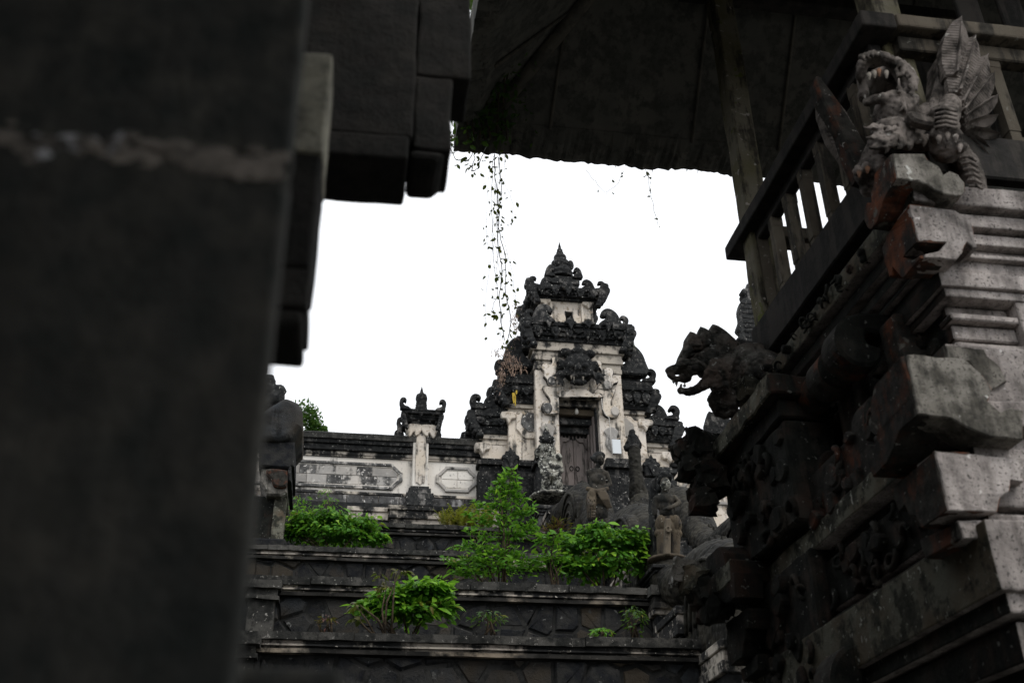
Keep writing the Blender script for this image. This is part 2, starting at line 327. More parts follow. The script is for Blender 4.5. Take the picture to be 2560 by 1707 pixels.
M['drycreeper'] = stone('dry_pinkish_creeper', (0.34, 0.25, 0.21), (0.27, 0.19, 0.14), (0.15, 0.1, 0.075), (0.2, 0.15, 0.11), 0.4, 9, 0, (), 0, rand=0.1)
M['cable'] = stone('pale_cable', (0.55, 0.53, 0.5), (0.5, 0.48, 0.45), (0.3, 0.3, 0.28), (0.3, 0.3, 0.28), 0.2, 9, 0, (), 0, rand=0)

def leafmat(name, a, b, c, trans=0.45):
    m, nt, bs = nm(name); oi = nd(nt, 'ShaderNodeObjectInfo').outputs['Random']
    pos = nd(nt, 'ShaderNodeNewGeometry').outputs['Position']; n = noise(nt, pos, 3.2, 4, 0.7)
    f = math_(nt, 'ADD', math_(nt, 'MULTIPLY', oi, 0.45), math_(nt, 'MULTIPLY', n, 0.6))
    col = mix(nt, step(nt, f, 0.42, 0.22), a, b); col = mix(nt, step(nt, f, 0.72, 0.07), col, c)
    lk(nt, col, bs.inputs['Base Color']); bs.inputs['Roughness'].default_value = 0.45; bs.inputs['Specular IOR Level'].default_value = 0.22
    tr = nd(nt, 'ShaderNodeBsdfTranslucent'); lk(nt, mix(nt, 0.35, col, (0.22, 0.36, 0.03)), tr.inputs[0])
    mx = nd(nt, 'ShaderNodeMixShader'); mx.inputs[0].default_value = trans
    out = nt.nodes['Material Output']; lk(nt, bs.outputs[0], mx.inputs[1]); lk(nt, tr.outputs[0], mx.inputs[2]); lk(nt, mx.outputs[0], out.inputs[0])
    return m
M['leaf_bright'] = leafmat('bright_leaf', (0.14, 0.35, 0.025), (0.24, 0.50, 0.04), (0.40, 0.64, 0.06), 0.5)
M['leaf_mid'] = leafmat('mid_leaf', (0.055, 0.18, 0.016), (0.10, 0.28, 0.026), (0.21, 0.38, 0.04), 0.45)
M['leaf_dark'] = leafmat('dark_leaf', (0.024, 0.066, 0.014), (0.04, 0.10, 0.018), (0.07, 0.14, 0.024), 0.35)
M['leaf_lime'] = leafmat('lime_leaf', (0.10, 0.28, 0.02), (0.19, 0.41, 0.032), (0.38, 0.56, 0.05), 0.5)
M['leaf_yellow'] = leafmat('yellow_fern', (0.10, 0.105, 0.015), (0.16, 0.14, 0.02), (0.24, 0.17, 0.025))
M['leaf_vine'] = leafmat('vine_leaf', (0.05, 0.055, 0.02), (0.085, 0.075, 0.025), (0.15, 0.12, 0.02), 0.35)
M['leaf_red'] = leafmat('dark_red_leaf', (0.05, 0.012, 0.012), (0.075, 0.02, 0.016), (0.10, 0.035, 0.02), 0.3)

# ================================================================== SETTING
g = obj('ground', MB().add([(-900, -900, 0), (900, -900, 0), (900, 900, 0), (-900, 900, 0)], [(0, 1, 2, 3)]), M['paving']); g['kind'] = 'structure'

def voronoi_stones(parent, x0, x1, z0, z1, Y, cell, mat, depth=0.06, gap=0.012, name='stone', sq=1.0):
    """irregular rubble stones set in a wall face, each its own piece"""
    nx = max(1, round((x1-x0)/cell)); nz = max(1, round((z1-z0)/(cell*sq)))
    dx = (x1-x0)/nx; dz = (z1-z0)/nz; seeds = []
    for i in range(-1, nx+1):
        for j in range(-1, nz+1):
            seeds.append((x0+dx*(i+0.5+random.uniform(-.38, .38)+(0.25 if j % 2 else -0.25)), z0+dz*(j+0.5+random.uniform(-.36, .36))))
    for s in seeds:
        poly = [(x0, z0), (x1, z0), (x1, z1), (x0, z1)]
        for t in seeds:
            if t is s or abs(t[0]-s[0]) > 3*dx or abs(t[1]-s[1]) > 3*dz: continue
            mx, mz = (s[0]+t[0])/2, (s[1]+t[1])/2; nx_, nz_ = t[0]-s[0], t[1]-s[1]
            L = sqrt(nx_*nx_+nz_*nz_); nx_ /= L; nz_ /= L; mx -= nx_*gap; mz -= nz_*gap
            out = []
            for a in range(len(poly)):
                p, q = poly[a], poly[(a+1) % len(poly)]
                dp = (p[0]-mx)*nx_+(p[1]-mz)*nz_; dq = (q[0]-mx)*nx_+(q[1]-mz)*nz_
                if dp <= 0: out.append(p)
                if (dp < 0 < dq) or (dq < 0 < dp):
                    k = dp/(dp-dq); out.append((p[0]+(q[0]-p[0])*k, p[1]+(q[1]-p[1])*k))
            poly = out
            if len(poly) < 3: break
        if len(poly) < 3: continue
        ar = abs(sum(poly[i][0]*poly[(i+1) % len(poly)][1]-poly[(i+1) % len(poly)][0]*poly[i][1] for i in range(len(poly))))/2
        if ar < 0.012: continue
        d = random.uniform(0.3, 1.0)*depth
        obj(name, MB().prism(poly, Y-d, Y+0.04, 'xz', min(0.045, cell*0.1)), mat, parent)

# ---- terraces: each a retaining wall of rubble under a moulded coping
ROW = [  # front distance, photo y of coping top / pale band bottom at photo x, names
    (22.2, 1110, 1311, 1337, 'uppermost of the planted terrace walls, just below the white enclosure wall'),
    (19.0, 983, 1369, 1403, 'terrace wall under the wide leafy shrub at the left'),
    (16.1, 1160, 1453, 1497, 'terrace wall carrying the tall slender shrub and the round broad-leaved bush'),
    (14.0, 1200, 1585, 1638, 'lowest terrace wall, with the broad-leaved bush standing on its coping')]
TERR = []
XS = 4.86          # where the terraces meet the stair balustrade
for i, (Y, px, pt, pb, lab) in enumerate(ROW):
    zt = G(px, pt, Y).z; zb = G(px, pb, Y).z; TERR.append((Y, zt))
    h = zt-zb; zlow = (G(1200, 1585, 14.0).z+1.6*0 - 0.2) if i < 3 else 0.0
    zlow = TERR[i][1]-2.6 if i < 3 else 0.0
    x0 = -8.0
    e = thing('terrace_wall', lab, 'terrace wall', (0, Y, zlow), 'terrace walls')
    yb = ROW[i-1][0]+0.2 if i else 27.2
    obj('wall_core', MB().box(x0, XS, Y+0.16, Y+0.6, zlow, zb+0.02), M['mortar'], e)
    obj('soil_bed', MB().box(x0, XS, Y+0.45, yb, zlow-0.5, zt-0.05), M['soil'], e)
    xk = x0
    while xk < XS-0.01:           # coping slabs laid end to end
        xe = min(XS, xk+random.uniform(1.1, 1.6))
        if XS-xe < 0.4: xe = XS
        obj('coping_slab', MB().box(xk+0.004, xe-0.004, Y+random.uniform(-.02, .02), Y+0.5, zt-h*0.42, zt+random.uniform(-.02, .015)), M['coping'], e, rough=0.011, cut=0.11)
        xk = xe
    obj('moulding', MB().box(x0, XS-0.01, Y+0.07, Y+0.5, zt-h*0.62, zt-h*0.42).box(x0, XS-0.012, Y+0.035, Y+0.5, zt-h*0.70, zt-h*0.62).box(x0, XS-0.014, Y+0.09, Y+0.5, zt-h*0.80, zt-h*0.70), M['band'], e, rough=0.007, cut=0.15)
    obj('pale_moulding', MB().box(x0, XS-0.006, Y+0.055, Y+0.5, zb, zt-h*0.80), M['whiteband'], e, rough=0.008, cut=0.15)
    xv0 = {0: -1.6, 1: -1.6, 2: -1.2, 3: -1.0}[i]
    voronoi_stones(e, xv0, XS, zb-{0: 0.9, 1: 1.0, 2: 1.15, 3: 1.0}[i], zb-0.004, Y+0.18, 0.36 if i < 3 else 0.42, M['terrace'], 0.07, 0.013, sq=0.95)
    obj('rubble_facing', MB().box(x0, xv0, Y+0.14, Y+0.3, zlow, zb).box(xv0, XS, Y+0.142, Y+0.3, zlow, zb-{0: 0.9, 1: 1.0, 2: 1.15, 3: 1.0}[i]-0.01), M['terrace'], e)
    if i >= 2:       # small projecting pier with the same moulding at the left end
        xa, xb = (G(615, pt, Y).x, G(705, pt, Y).x) if i == 2 else (G(590, pt, Y).x, G(655, pt, Y).x)
        p = MB().box(xa, xb, Y-0.18, Y+0.1, zt-h*0.42-.12, zt-.12).box(xa+.05, xb-.05, Y-0.11, Y+0.1, zt-h*.8-.12, zt-h*.42-.12).box(xa+.02, xb-.02, Y-0.14, Y+0.1, zb-.12, zt-h*.8-.12).box(xa+.07, xb-.07, Y-.08, Y+.1, zb-1.4, zb-.12)
        obj('pier', p, M['coping'], e, rough=0.012, cut=.12)

# ---- staircase up to the gate between two balustrades with serpents
st = thing('staircase', 'steep dark stone staircase climbing to the temple gate between serpent balustrades', 'staircase', (6.42, 14, 0))
zs0, zs1, ys0, ys1 = 4.6, 12.15, 13.2, 26.3; NST = 42
for k in range(NST):
    z = zs0+(zs1-zs0)*(k+1)/NST; y = ys0+(ys1-ys0)*k/NST
    obj('step', MB().box(5.76, 7.09, y, y+0.7, z-0.5, z), M['black'], st, bevel=0.01)
def lineZ(y): return 5.28+(y-14.0)*(11.5-5.28)/(25.5-14.0)
for x0, x1, lab in ((4.87, 5.75, 'left stair balustrade, stepped dark stone wall behind the bushes'), (7.10, 7.98, 'right stair balustrade, stepped dark stone wall mostly hidden behind the bell tower')):
    e = thing('stair_balustrade', lab, 'balustrade', (x0, 14, 0), 'stair balustrades')
    ys = [13.2, 14.9, 16.0, 17.6, 19.2, 20.9, 22.6, 24.3, 25.9]
    for a, b in zip(ys[:-1], ys[1:]):
        zt = lineZ(a)+0.25
        obj('pier', MB().box(x0, x1, a+0.03, b+0.02, zt-3.0, zt-0.42), M['black'], e, bevel=0.015)
        obj('cornice', MB().box(x0-.05, x1+.05, a-.03, b, zt-.12, zt).box(x0-.02, x1+.02, a, b-.01, zt-.27, zt-.12).box(x0-.06, x1+.06, a-.04, b-.015, zt-.42, zt-.27), M['band'], e, bevel=0.012)

# ================================================================== TEMPLE GATE
gate = thing('temple_gate', 'tall tiered temple gate of cream plaster and blackened carved stone with a spire', 'gate', (6.35, 27.0, 12.0))
GC, GYC = 6.35, 28.2
def zat(py, Y, px=1440): return G(px, py, Y).z
def bands(z0, z1, e0, e1, n, jag=0.35):
    rows = []; 
    for k in range(n):
        a, b = z0+(z1-z0)*k/n, z0+(z1-z0)*(k+1)/n; e = e0+(e1-e0)*(k/(n-1) if n > 1 else 1)**0.9
        rows.append((a, b+0.002, e - (0.045 if k % 2 else 0)*jag/0.35 + random.uniform(-.004, .004)))
    return rows
# ornament meshes used over and over
antefix_m = MB()
antefix_m.prism(smoothpts([(-.19, 0), (-.2, .1), (-.14, .13), (-.12, .21), (-.05, .22), (0, .32), (.05, .22), (.12, .21), (.14, .13), (.2, .1), (.19, 0)], 3), -.09, .05, 'xz', .02)
antefix_m.prism([(-.11, -.02), (0, -.26), (.11, -.02), (.06, .1), (-.06, .1)], -.13, -.06, 'xz', .02)
antefix_m.ell((0, -.11, .11), Vector((.05, 0, 0)), Vector((0, .045, 0)), Vector((0, 0, .07)), 8, 6)
antefix = antefix_m.mesh('antefix'); antefix.materials.append(M['black'])
curlpts = smoothpts([(-.42, 0), (-.40, .16), (-.22, .30), (-.17, .42), (-.25, .40), (-.36, .44), (-.37, .57), (-.26, .72), (-.08, .80), (.12, .74), (.28, .58), (.37, .36), (.40, 0)], 4)
curl_m = MB().prism(curlpts, -.11, .11, 'xz', .035); curl = curl_m.mesh('scroll_finial'); curl.materials.append(M['black'])
hornpts = smoothpts([(-.34, 0), (-.30, .13), (-.06, .20), (.03, .33), (-.02, .42), (-.11, .38), (-.16, .46), (-.08, .58), (.08, .60), (.21, .50), (.25, .34), (.2, .16), (.16, 0)], 4)
horn_m = MB().prism(hornpts, -.1, .1, 'xz', .03); horn = horn_m.mesh('horn_finial'); horn.materials.append(M['black'])
brk_m = MB()
for k, (x, z, s) in enumerate([(0, 0, .17), (-.05, -.15, .15), (-.12, -.29, .13), (-.2, -.42, .11), (.06, .15, .18), (.05, .32, .15)]):
    brk_m.prism(smoothpts([(x-s, z-s*.6), (x-s*.7, z+s*.5), (x, z+s*.75), (x+s*.85, z+s*.55), (x+s, z-s*.2), (x+s*.55, z-s*.75)], 2), -.13+.008*k, .13-.008*k, 'xz', .025)
bracket = brk_m.mesh('corner_bracket'); bracket.materials.append(M['black'])
boss_m = MB().prism(smoothpts([(-.13, .1), (-.1, -.06), (0, -.2), (.1, -.06), (.13, .1), (.05, .16), (-.05, .16)], 2), -.06, .04, 'xz', .02)
boss_m.ell((0, -.06, .02), Vector((.06, 0, 0)), Vector((0, .05, 0)), Vector((0, 0, .09)), 8, 6)
boss = boss_m.mesh('carved_boss'); boss.materials.append(M['black'])
def along(parent, me, name, x0, x1, n, y, z, sc=1.0, rz=0.0):
    for k in range(n):
        x = x0+(x1-x0)*(k+.5)/n
        (random.random() < .88) and inst(name, me, (x+random.uniform(-.05, .05), y+random.uniform(-.02, .02), z+random.uniform(-.03, .02)), parent, rz+random.uniform(-.12, .12), (sc*random.uniform(.8, 1.2), sc, sc*random.uniform(.72, 1.15)))
def along_y(parent, me, name, y0, y1, n, x, z, sc=1.0, rz=pi/2):
    for k in range(n):
        y = y0+(y1-y0)*(k+.5)/n
        inst(name, me, (x, y+random.uniform(-.02, .02), z), parent, rz+random.uniform(-.06, .06), sc*random.uniform(.92, 1.08))
def carving(parent, x0, x1, z0, z1, y, n, s=0.06, mat='black', side=None):
    """fine carved relief that cannot be picked apart"""
    mb = MB()
    for k in range(n):
        u = random.uniform(x0, x1); z = random.uniform(z0, z1); r = s*random.uniform(.5, 1.2)
        c = (u, y, z) if side is None else (side, u, z)
        a = random.uniform(0, pi)
        if side is None: mb.ell(c, Vector((cos(a), 0, sin(a)))*r, Vector((0, 1, 0))*r*.7, Vector((-sin(a), 0, cos(a)))*r*.6, 6, 4)
        else: mb.ell(c, Vector((0, cos(a), sin(a)))*r, Vector((1, 0, 0))*r*.7, Vector((0, -sin(a), cos(a)))*r*.6, 6, 4)
    return obj('carved_relief', mb, M[mat], parent, kind='stuff')
def finials(parent, cx, cy, hw, hd, z, sc_c, sc_h, inner=0.62):
    """horns at the four corners, scrolls inside them, on the front, back and both sides"""
    for sx in (-1, 1):
        for sy, yy in ((-1, cy-hd), (1, cy+hd)):
            inst('horn_finial', horn, (cx+sx*hw*0.97, yy, z-.02), parent, 0, (sx*sc_h, sc_h, sc_h))
            inst('scroll_finial', curl, (cx+sx*hw*inner, yy, z-.02), parent, 0, (sx*sc_c, sc_c, sc_c))
        for q in (-.4, .4):
            inst('scroll_finial', curl, (cx+sx*hw*.98, cy+q*hd, z-.02), parent, pi/2, (sc_c*(1 if q > 0 else -1), sc_c, sc_c*.9))
# --- main storey
zf = 12.0
dL, dR = G(1399, 1100, 27.0).x, G(1501, 1100, 27.0).x; dT = zat(992, 27.0); dB = 12.75
mL, mR = G(1339, 1000, 27.0).x, G(1557, 1000, 27.0).x
zc2b, zc2t = zat(862, 27.0), zat(818, 27.0)
wall = MB().box(mL, dL, 27.0, 29.4, zf, zc2b).box(dR, mR, 27.0, 29.4, zf, zc2b).box(dL, dR, 27.0, 29.4, dT, zc2b).box(dL, dR, 28.05, 29.4, zf, dT).box(dL, dR, 27.0, 28.05, zf, dB)
obj('main_wall', wall, M['plaster'], gate, bevel=0.015)
hwM = (mR-mL)/2; cxM = (mL+mR)/2
obj('lower_cornice', MB().ring(cxM, GYC, hwM, 1.2, bands(zat(930, 27.0), zc2b, .03, .14, 6)), M['gateband'], gate, bevel=0.014)
obj('main_cornice', MB().ring(cxM, GYC, hwM, 1.2, bands(zc2b, zc2t, .14, .31, 8)), M['black'], gate, bevel=0.016)
yC2 = GYC-1.2-.31
along(gate, antefix, 'antefix', cxM-hwM*.9, cxM+hwM*.95, 4, yC2-.02, zc2t-.10, .82)
along(gate, boss, 'carved_boss', cxM-hwM*1.1, cxM+hwM*1.1, 6, yC2+.06, zc2b+.25, 1.0)
along_y(gate, boss, 'carved_boss', GYC-1.3, GYC+1.3, 4, cxM-hwM-.28, zc2b+.25, 1.0, -pi/2)
carving(gate, cxM-hwM-.3, cxM+hwM+.3, zc2b+.05, zc2t, yC2+.05, 130, .045)
carving(gate, GYC-1.4, GYC+1.4, zc2b+.05, zc2t, 0, 50, side=cxM-hwM-.27)
for sx in (-1, 1):
    for yy in (yC2+.08, GYC+1.5): inst('corner_bracket', bracket, (cxM+sx*(hwM+.26), yy, zc2b+.22), gate, 0, (sx, 1, 1))
    inst('corner_bracket', bracket, (cxM+sx*(hwM+.27), yC2+.1, zc2b+.22), gate, -pi/2*1, (1, 1, 1))
finials(gate, cxM, GYC, hwM+.18, 1.38, zc2t, .78, .68, .70)
# --- upper chamber
yU = 27.62
uL, uR = G(1350, 790, yU).x, G(1483, 790, yU).x; hwU = (uR-uL)/2; cxU = (uL+uR)/2
zu0, zu1, zu2 = zc2t-.02, G(1420, 772, yU).z, G(1420, 752, yU).z
nL, nR = G(1414, 800, yU).x, G(1431, 800, yU).x; nT = G(1420, 779, yU).z
obj('upper_chamber', MB().box(uL, nL, yU, GYC*2-yU, zu0, zu2).box(nR, uR, yU, GYC*2-yU, zu0, zu2).box(nL, nR, yU, GYC*2-yU, nT, zu2).box(nL, nR, yU+.35, GYC*2-yU, zu0, nT), M['plaster'], gate, bevel=0.012)
for sx in (-1, 1):      # pale scroll plates flanking the niche, pilasters and slatted vents at both ends
    pl = smoothpts([(.05, 0), (.26, .02), (.27, .12), (.2, .17), (.22, .42), (.30, .52), (.30, .66), (.2, .75), (.08, .72), (.06, .55), (.1, .45)], 3)
    obj('niche_scroll' , MB().prism([((nL+nR)/2+sx*(p[0]+.06), zu0+.02+p[1]*1.02) for p in pl], yU-.09, yU+.01, 'xz', .02), M['plaster'], gate)
    xv = (cxU+sx*(hwU-.16))
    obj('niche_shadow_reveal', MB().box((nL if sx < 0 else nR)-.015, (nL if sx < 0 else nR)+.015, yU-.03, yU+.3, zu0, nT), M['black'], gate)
    for k in range(6):
        obj('vent_slat', MB().box(xv-.12, xv+.12, yU-.02-.01*(k % 2), yU+.04, zu0+.16+k*.085, zu0+.20+k*.085), M['plaster'], gate)
    obj('vent_recess', MB().box(xv-.13, xv+.13, yU-.012, yU+.03, zu0+.12, zu0+.72), M['statue_tan'], gate)
    obj('pilaster', MB().box(xv-sx*.19-.035, xv-sx*.19+.035, yU-.06, yU+.02, zu0, zu2-.1), M['plaster'], gate, bevel=.01)
    obj('capital_scroll', MB().prism(smoothpts([(xv-.16, zu2-.02), (xv-.17, zu2-.16), (xv-.06, zu2-.2), (xv, zu2-.28), (xv+.08, zu2-.2), (xv+.17, zu2-.14), (xv+.16, zu2-.02)], 3), yU-.1, yU, 'xz', .02), M['plaster'], gate)
ztc0, ztc1 = G(1420, 757, 27.5).z, G(1420, 716, 27.2).z
obj('upper_lower_cornice', MB().ring(cxU, GYC, hwU, GYC-yU, bands(zu2, ztc0+.1, .02, .12, 4)), M['gateband'], gate, bevel=0.012)
obj('upper_cornice', MB().ring(cxU, GYC, hwU, GYC-yU, bands(ztc0+.1, ztc1+.02, .12, .36, 8)), M['black'], gate, bevel=0.016)
yT = yU-.36
along(gate, boss, 'carved_boss', cxU-hwU-.2, cxU+hwU+.2, 5, yT+.08, ztc0+.32, .9)
along_y(gate, boss, 'carved_boss', yT+.2, GYC*2-yT-.2, 3, cxU-hwU-.32, ztc0+.32, .9, -pi/2)
carving(gate, cxU-hwU-.35, cxU+hwU+.35, ztc0+.12, ztc1, yT+.05, 110, .04)
carving(gate, yT+.1, GYC*2-yT-.1, ztc0+.12, ztc1, 0, 40, .05, side=cxU-hwU-.32)
for sx in (-1, 1):
    for yy in (yT+.1, GYC*2-yT-.1): inst('corner_bracket', bracket, (cxU+sx*(hwU+.30), yy, ztc0+.30), gate, 0, (sx*.9, .9, .95))
finials(gate, cxU, GYC, hwU+.26, GYC-yT-.1, ztc1+.02, .50, .62, .60)
along(gate, antefix, 'antefix', cxU-.35, cxU+.35, 1, yT+.05, ztc1-.05, 1.05)
# --- crown and spire
zr = ztc1; cr = MB()
for a, b, w in ((0, .22, .56), (.22, .42, .46), (.42, .62, .50), (.62, .80, .38)): cr.box(cxU-w, cxU+w, GYC-w, GYC+w, zr+a, zr+b+.002)
obj('crown_base', cr, M['black'], gate, bevel=.03)
zr += .78
cz = lambda v: G(*c1(910, v), GYC).z
zr = cz(640); cr2 = [(0.40, zr)]
for v, r in ((600, .36), (560, .40), (500, .34), (470, .27), (440, .31), (380, .30), (345, .22), (330, .19), (300, .215), (270, .20), (248, .13), (235, .115), (215, .125), (190, .09), (170, .10), (150, .06), (120, .045)): cr2.append((r, cz(v)))
obj('crown_bulb', MB().lathe(cr2, cxU, GYC, 16), M['black'], gate, bevel=.01)
obj('spire', MB().lathe([(.05, cz(122)), (.03, cz(85)), (.006, cz(35))], cxU, GYC, 12), M['coping'], gate, smooth=True)
for k in range(8):
    a = 2*pi*k/8+.3; inst('crown_lobe', bpy.data.meshes.get('crown_lobe') or (lambda: (lambda mm: (mm.materials.append(M['black']), mm)[1])(MB().ell((0, 0, 0), Vector((.16, 0, 0)), Vector((0, .15, 0)), Vector((0, 0, .27)), 10, 8).mesh('crown_lobe')))(), (cxU+.34*cos(a), GYC+.34*sin(a), zr+.16+.30*(k % 2)), gate, sc=.72)
for sx in (-1, 1):
    inst('scroll_finial', curl, (cxU+sx*.46, GYC-.4, zr-.2), gate, 0, (sx*.36, .8, .5))
# --- side wings
for lev, (pxl, pyc0, pyc1, Y0, hd, over, pbody) in enumerate([(1271, 1012, 955, 27.42, .85, .30, 1337), (1206, 1088, 1040, 27.7, .6, .30, 1271)]):
    xl = G(pxl, 1060, Y0).x; xin = mL if lev == 0 else G(1271, 1060, 27.42).x; wd = xin-xl+.05
    zb_, zt_ = G(1300 if lev == 0 else 1230, pyc0, Y0).z, G(1300 if lev == 0 else 1230, pyc1, Y0).z
    for sx in (-1, 1):
        a = cxM-sx*0; x_in = cxM+sx*(cxM-xin)*1.0; x_out = cxM+sx*(cxM-xl)
        lo, hi = min(x_in, x_out), max(x_in, x_out)
        cy_ = Y0+hd
        obj('wing_wall', MB().box(lo-(.05 if sx > 0 else 0), hi+(.05 if sx < 0 else 0), Y0, Y0+2*hd, zf, zb_), M['plaster'], gate, bevel=.015)
        cxw = (lo+hi)/2; hww = (hi-lo)/2
        # cornice overhangs only outwards and to the front
        mbl = MB(); mbk = MB()
        for z0, z1, e_ in bands(zb_-.30, zb_+.02, .02, .10, 4):
            mbl.box(lo-(e_ if sx < 0 else 0), hi+(e_ if sx > 0 else 0), Y0-e_, Y0+2*hd+e_, z0, z1)
        for z0, z1, e_ in bands(zb_, zt_+.12, .12, over, 6):
            mbk.box(lo-(e_ if sx < 0 else 0), hi+(e_ if sx > 0 else 0), Y0-e_, Y0+2*hd+e_, z0, z1)
        obj('wing_lower_cornice', mbl, M['gateband'], gate, bevel=.012); obj('wing_cornice', mbk, M['black'], gate, bevel=.014)
        zz = zt_+.1; xo = x_out+sx*over*.6
        if lev == 0:
            inst('scroll_finial', curl, (cxw+sx*.10, Y0-.1, zz+.30), gate, 0, (sx*1.05, 1.5, 1.28)); inst('scroll_finial', curl, (cxw+sx*.10, Y0+1.5, zz+.30), gate, 0, (sx*1.0, 1.5, 1.2))
            obj('scroll_plinth', MB().ring(cxw, cy_, hww*1.0, hd, [(zz-.02, zz+.16, .05), (zz+.16, zz+.33, -.04)]), M['black'], gate, bevel=.02)
            inst('scroll_finial', curl, (x_out+sx*.02, cy_, zz+.02), gate, pi/2, (.9, 1.2, .95)); 
            inst('horn_finial', horn, (xo+sx*.05, Y0-.15, zz+.05), gate, 0, (sx*.75, 1.1, .75)); inst('horn_finial', horn, (xo+sx*.05, Y0+1.6, zz+.05), gate, 0, (sx*.75, 1.1, .75))
        else:
            inst('scroll_finial', curl, (cxw+sx*.12, Y0-.12, zz), gate, 0, (sx*.62, 1.1, .62)); inst('horn_finial', horn, (xo+sx*.02, Y0-.2, zz-.02), gate, 0, (sx*.8, 1.1, .8)); inst('horn_finial', horn, (xo+sx*.02, Y0+1.1, zz-.02), gate, 0, (sx*.8, 1.1, .8))
            inst('scroll_finial', curl, (x_out+sx*.04, cy_, zz-.05), gate, pi/2, (.8, 1.1, .8))
        for yy in (Y0-.16, Y0+2*hd+.16): inst('corner_bracket', bracket, (x_out+sx*over*.95, yy, zb_+.30), gate, 0, (sx*.95, 1, .9))
        inst('corner_bracket', bracket, (x_out+sx*over, cy_, zb_+.28), gate, -pi/2, (1, 1, .9))
        along(gate, boss, 'carved_boss', lo-(.2 if sx < 0 else -.1), hi+(.2 if sx > 0 else -.1), 3, Y0-over+.04, zb_+.32, .85)
        carving(gate, lo-(.25 if sx < 0 else 0), hi+(.25 if sx > 0 else 0), zb_+.05, zz+.1, Y0-over+.06, 70, .045)
        if sx < 0: carving(gate, Y0-.1, Y0+2*hd+.1, zb_+.05, zz+.1, 0, 30, .055, side=lo-over+.06)
        # pale capital scroll under the outer corner
        obj('capital_scroll', MB().prism(smoothpts([(x_out-.2, zb_-.3), (x_out-.2, zb_-.5), (x_out-.08, zb_-.52), (x_out, zb_-.66), (x_out+.08, zb_-.52), (x_out+.2, zb_-.48), (x_out+.2, zb_-.3)], 3), Y0-.12, Y0+.2, 'xz', .025), M['plaster'], gate)
        # dark plinth mouldings
        zp = G(1250, 1148, Y0).z
        obj('wing_plinth', MB().box(lo-.14 if sx < 0 else lo+.03, hi+.14 if sx > 0 else hi-.03, Y0-.16-.1*(1-lev), Y0+.3, zf-.2, zp-.45).box(lo-.08 if sx < 0 else lo+.03, hi+.08 if sx > 0 else hi-.03, Y0-.1, Y0+.3, zp-.45, zp-.25).box(lo-.16 if sx < 0 else lo+.03, hi+.16 if sx > 0 else hi-.03, Y0-.2, Y0+.3, zp-.25, zp-.12).box(lo-.05 if sx < 0 else lo+.03, hi+.05 if sx > 0 else hi-.03, Y0-.06, Y0+.3, zp-.12, zp), M['black'], gate, bevel=.012)
        if lev == 0:
            inst('antefix', antefix, (x_out-sx*.0, Y0-.24, zp-.12), gate, 0, 1.15); obj('plinth_block', MB().box(x_out-.2, x_out+.2, Y0-.32, Y0-.05, zp-.42, zp-.1), M['black'], gate, bevel=.02)
            # octagonal relief panel partly hidden by the main storey
            off = [(690, 1200), (520, 1212), (490, 1250), (440, 1280), (440, 1440), (480, 1480), (515, 1530), (560, 1555), (690, 1560)]
            inn = [(690, 1252), (585, 1245), (545, 1280), (503, 1312), (497, 1380), (532, 1430), (592, 1480), (690, 1480)]
            for pts, t, mt, nm_ in ((off, .06, 'plaster', 'relief_frame'), (inn, .10, 'greyblock', 'relief_panel')):
                q = [G(*c2(*p), Y0) for p in pts]; q = [(v.x, v.z) if sx < 0 else (2*cxM-v.x, v.z) for v in q]
                obj(nm_, MB().prism(q, Y0-t, Y0+.01, 'xz', .02), M[mt], gate)
# --- main plinth and door sill
zp = G(1560, 1148, 27.0).z
for a, b in ((mL-.1, dL-.06), (dR+.06, mR+.1)):
    obj('main_plinth', MB().box(a, b, 26.7, 27.3, zf-.3, zp-.62).box(a+.04, b-.04, 26.78, 27.3, zp-.62, zp-.4).box(a-.04, b+.04, 26.66, 27.3, zp-.4, zp-.26).box(a+.03, b-.03, 26.8, 27.3, zp-.26, zp-.06), M['black'], gate, bevel=.012)
obj('niche_shade_back', MB().box(nL-.01, nR+.01, yU+.30, yU+.36, zu0, nT), M['black'], gate)  # black panel: the niche's shade put into colour
obj('door_sill', MB().box(dL-.06, dR+.06, 26.6, 27.9, zf-.3, dB), M['black'], gate, bevel=.015)
# --- portal: scroll plates, scalloped lintel, monster mask
def plate(pts, Y, t, mat, name, mirror=False, k=3, ch=.02):
    q = [G(*c2(*p), Y) for p in pts]; q = smoothpts([(v.x, v.z) for v in q], k)
    o = obj(name, MB().prism(q, Y, Y+t, 'xz', ch), M[mat], gate); o.data.materials.append(M['band'])
    for f_ in o.data.polygons:
        if abs(f_.normal.y) < .85: f_.material_index = 1
    return o
PL1 = [(760, 640), (800, 620), (860, 640), (880, 600), (870, 560), (920, 545), (985, 570), (980, 600), (940, 620), (950, 700), (930, 760), (1000, 830), (1010, 905), (900, 910), (840, 880), (815, 820), (780, 780), (790, 730), (755, 690)]
PL2 = [(775, 900), (880, 912), (1010, 905), (1060, 960), (1000, 958), (972, 1000), (975, 1200), (935, 1245), (880, 1250), (800, 1235), (760, 1190), (758, 1130), (790, 1090), (830, 1085), (860, 1112), (850, 1060), (800, 990), (775, 940)]
PR2 = [(1440, 935), (1560, 955), (1660, 930), (1650, 1000), (1610, 1090), (1605, 1142), (1650, 1130), (1700, 1160), (1712, 1230), (1680, 1280), (1600, 1290), (1530, 1260), (1502, 1200), (1497, 1040), (1470, 998), (1400, 990)]
PR1 = [(1410, 590), (1450, 585), (1490, 610), (1500, 690), (1560, 670), (1620, 690), (1640, 740), (1625, 800), (1690, 830), (1690, 860), (1640, 880), (1620, 930), (1560, 955), (1440, 930), (1480, 860), (1500, 790), (1480, 700), (1405, 640)]
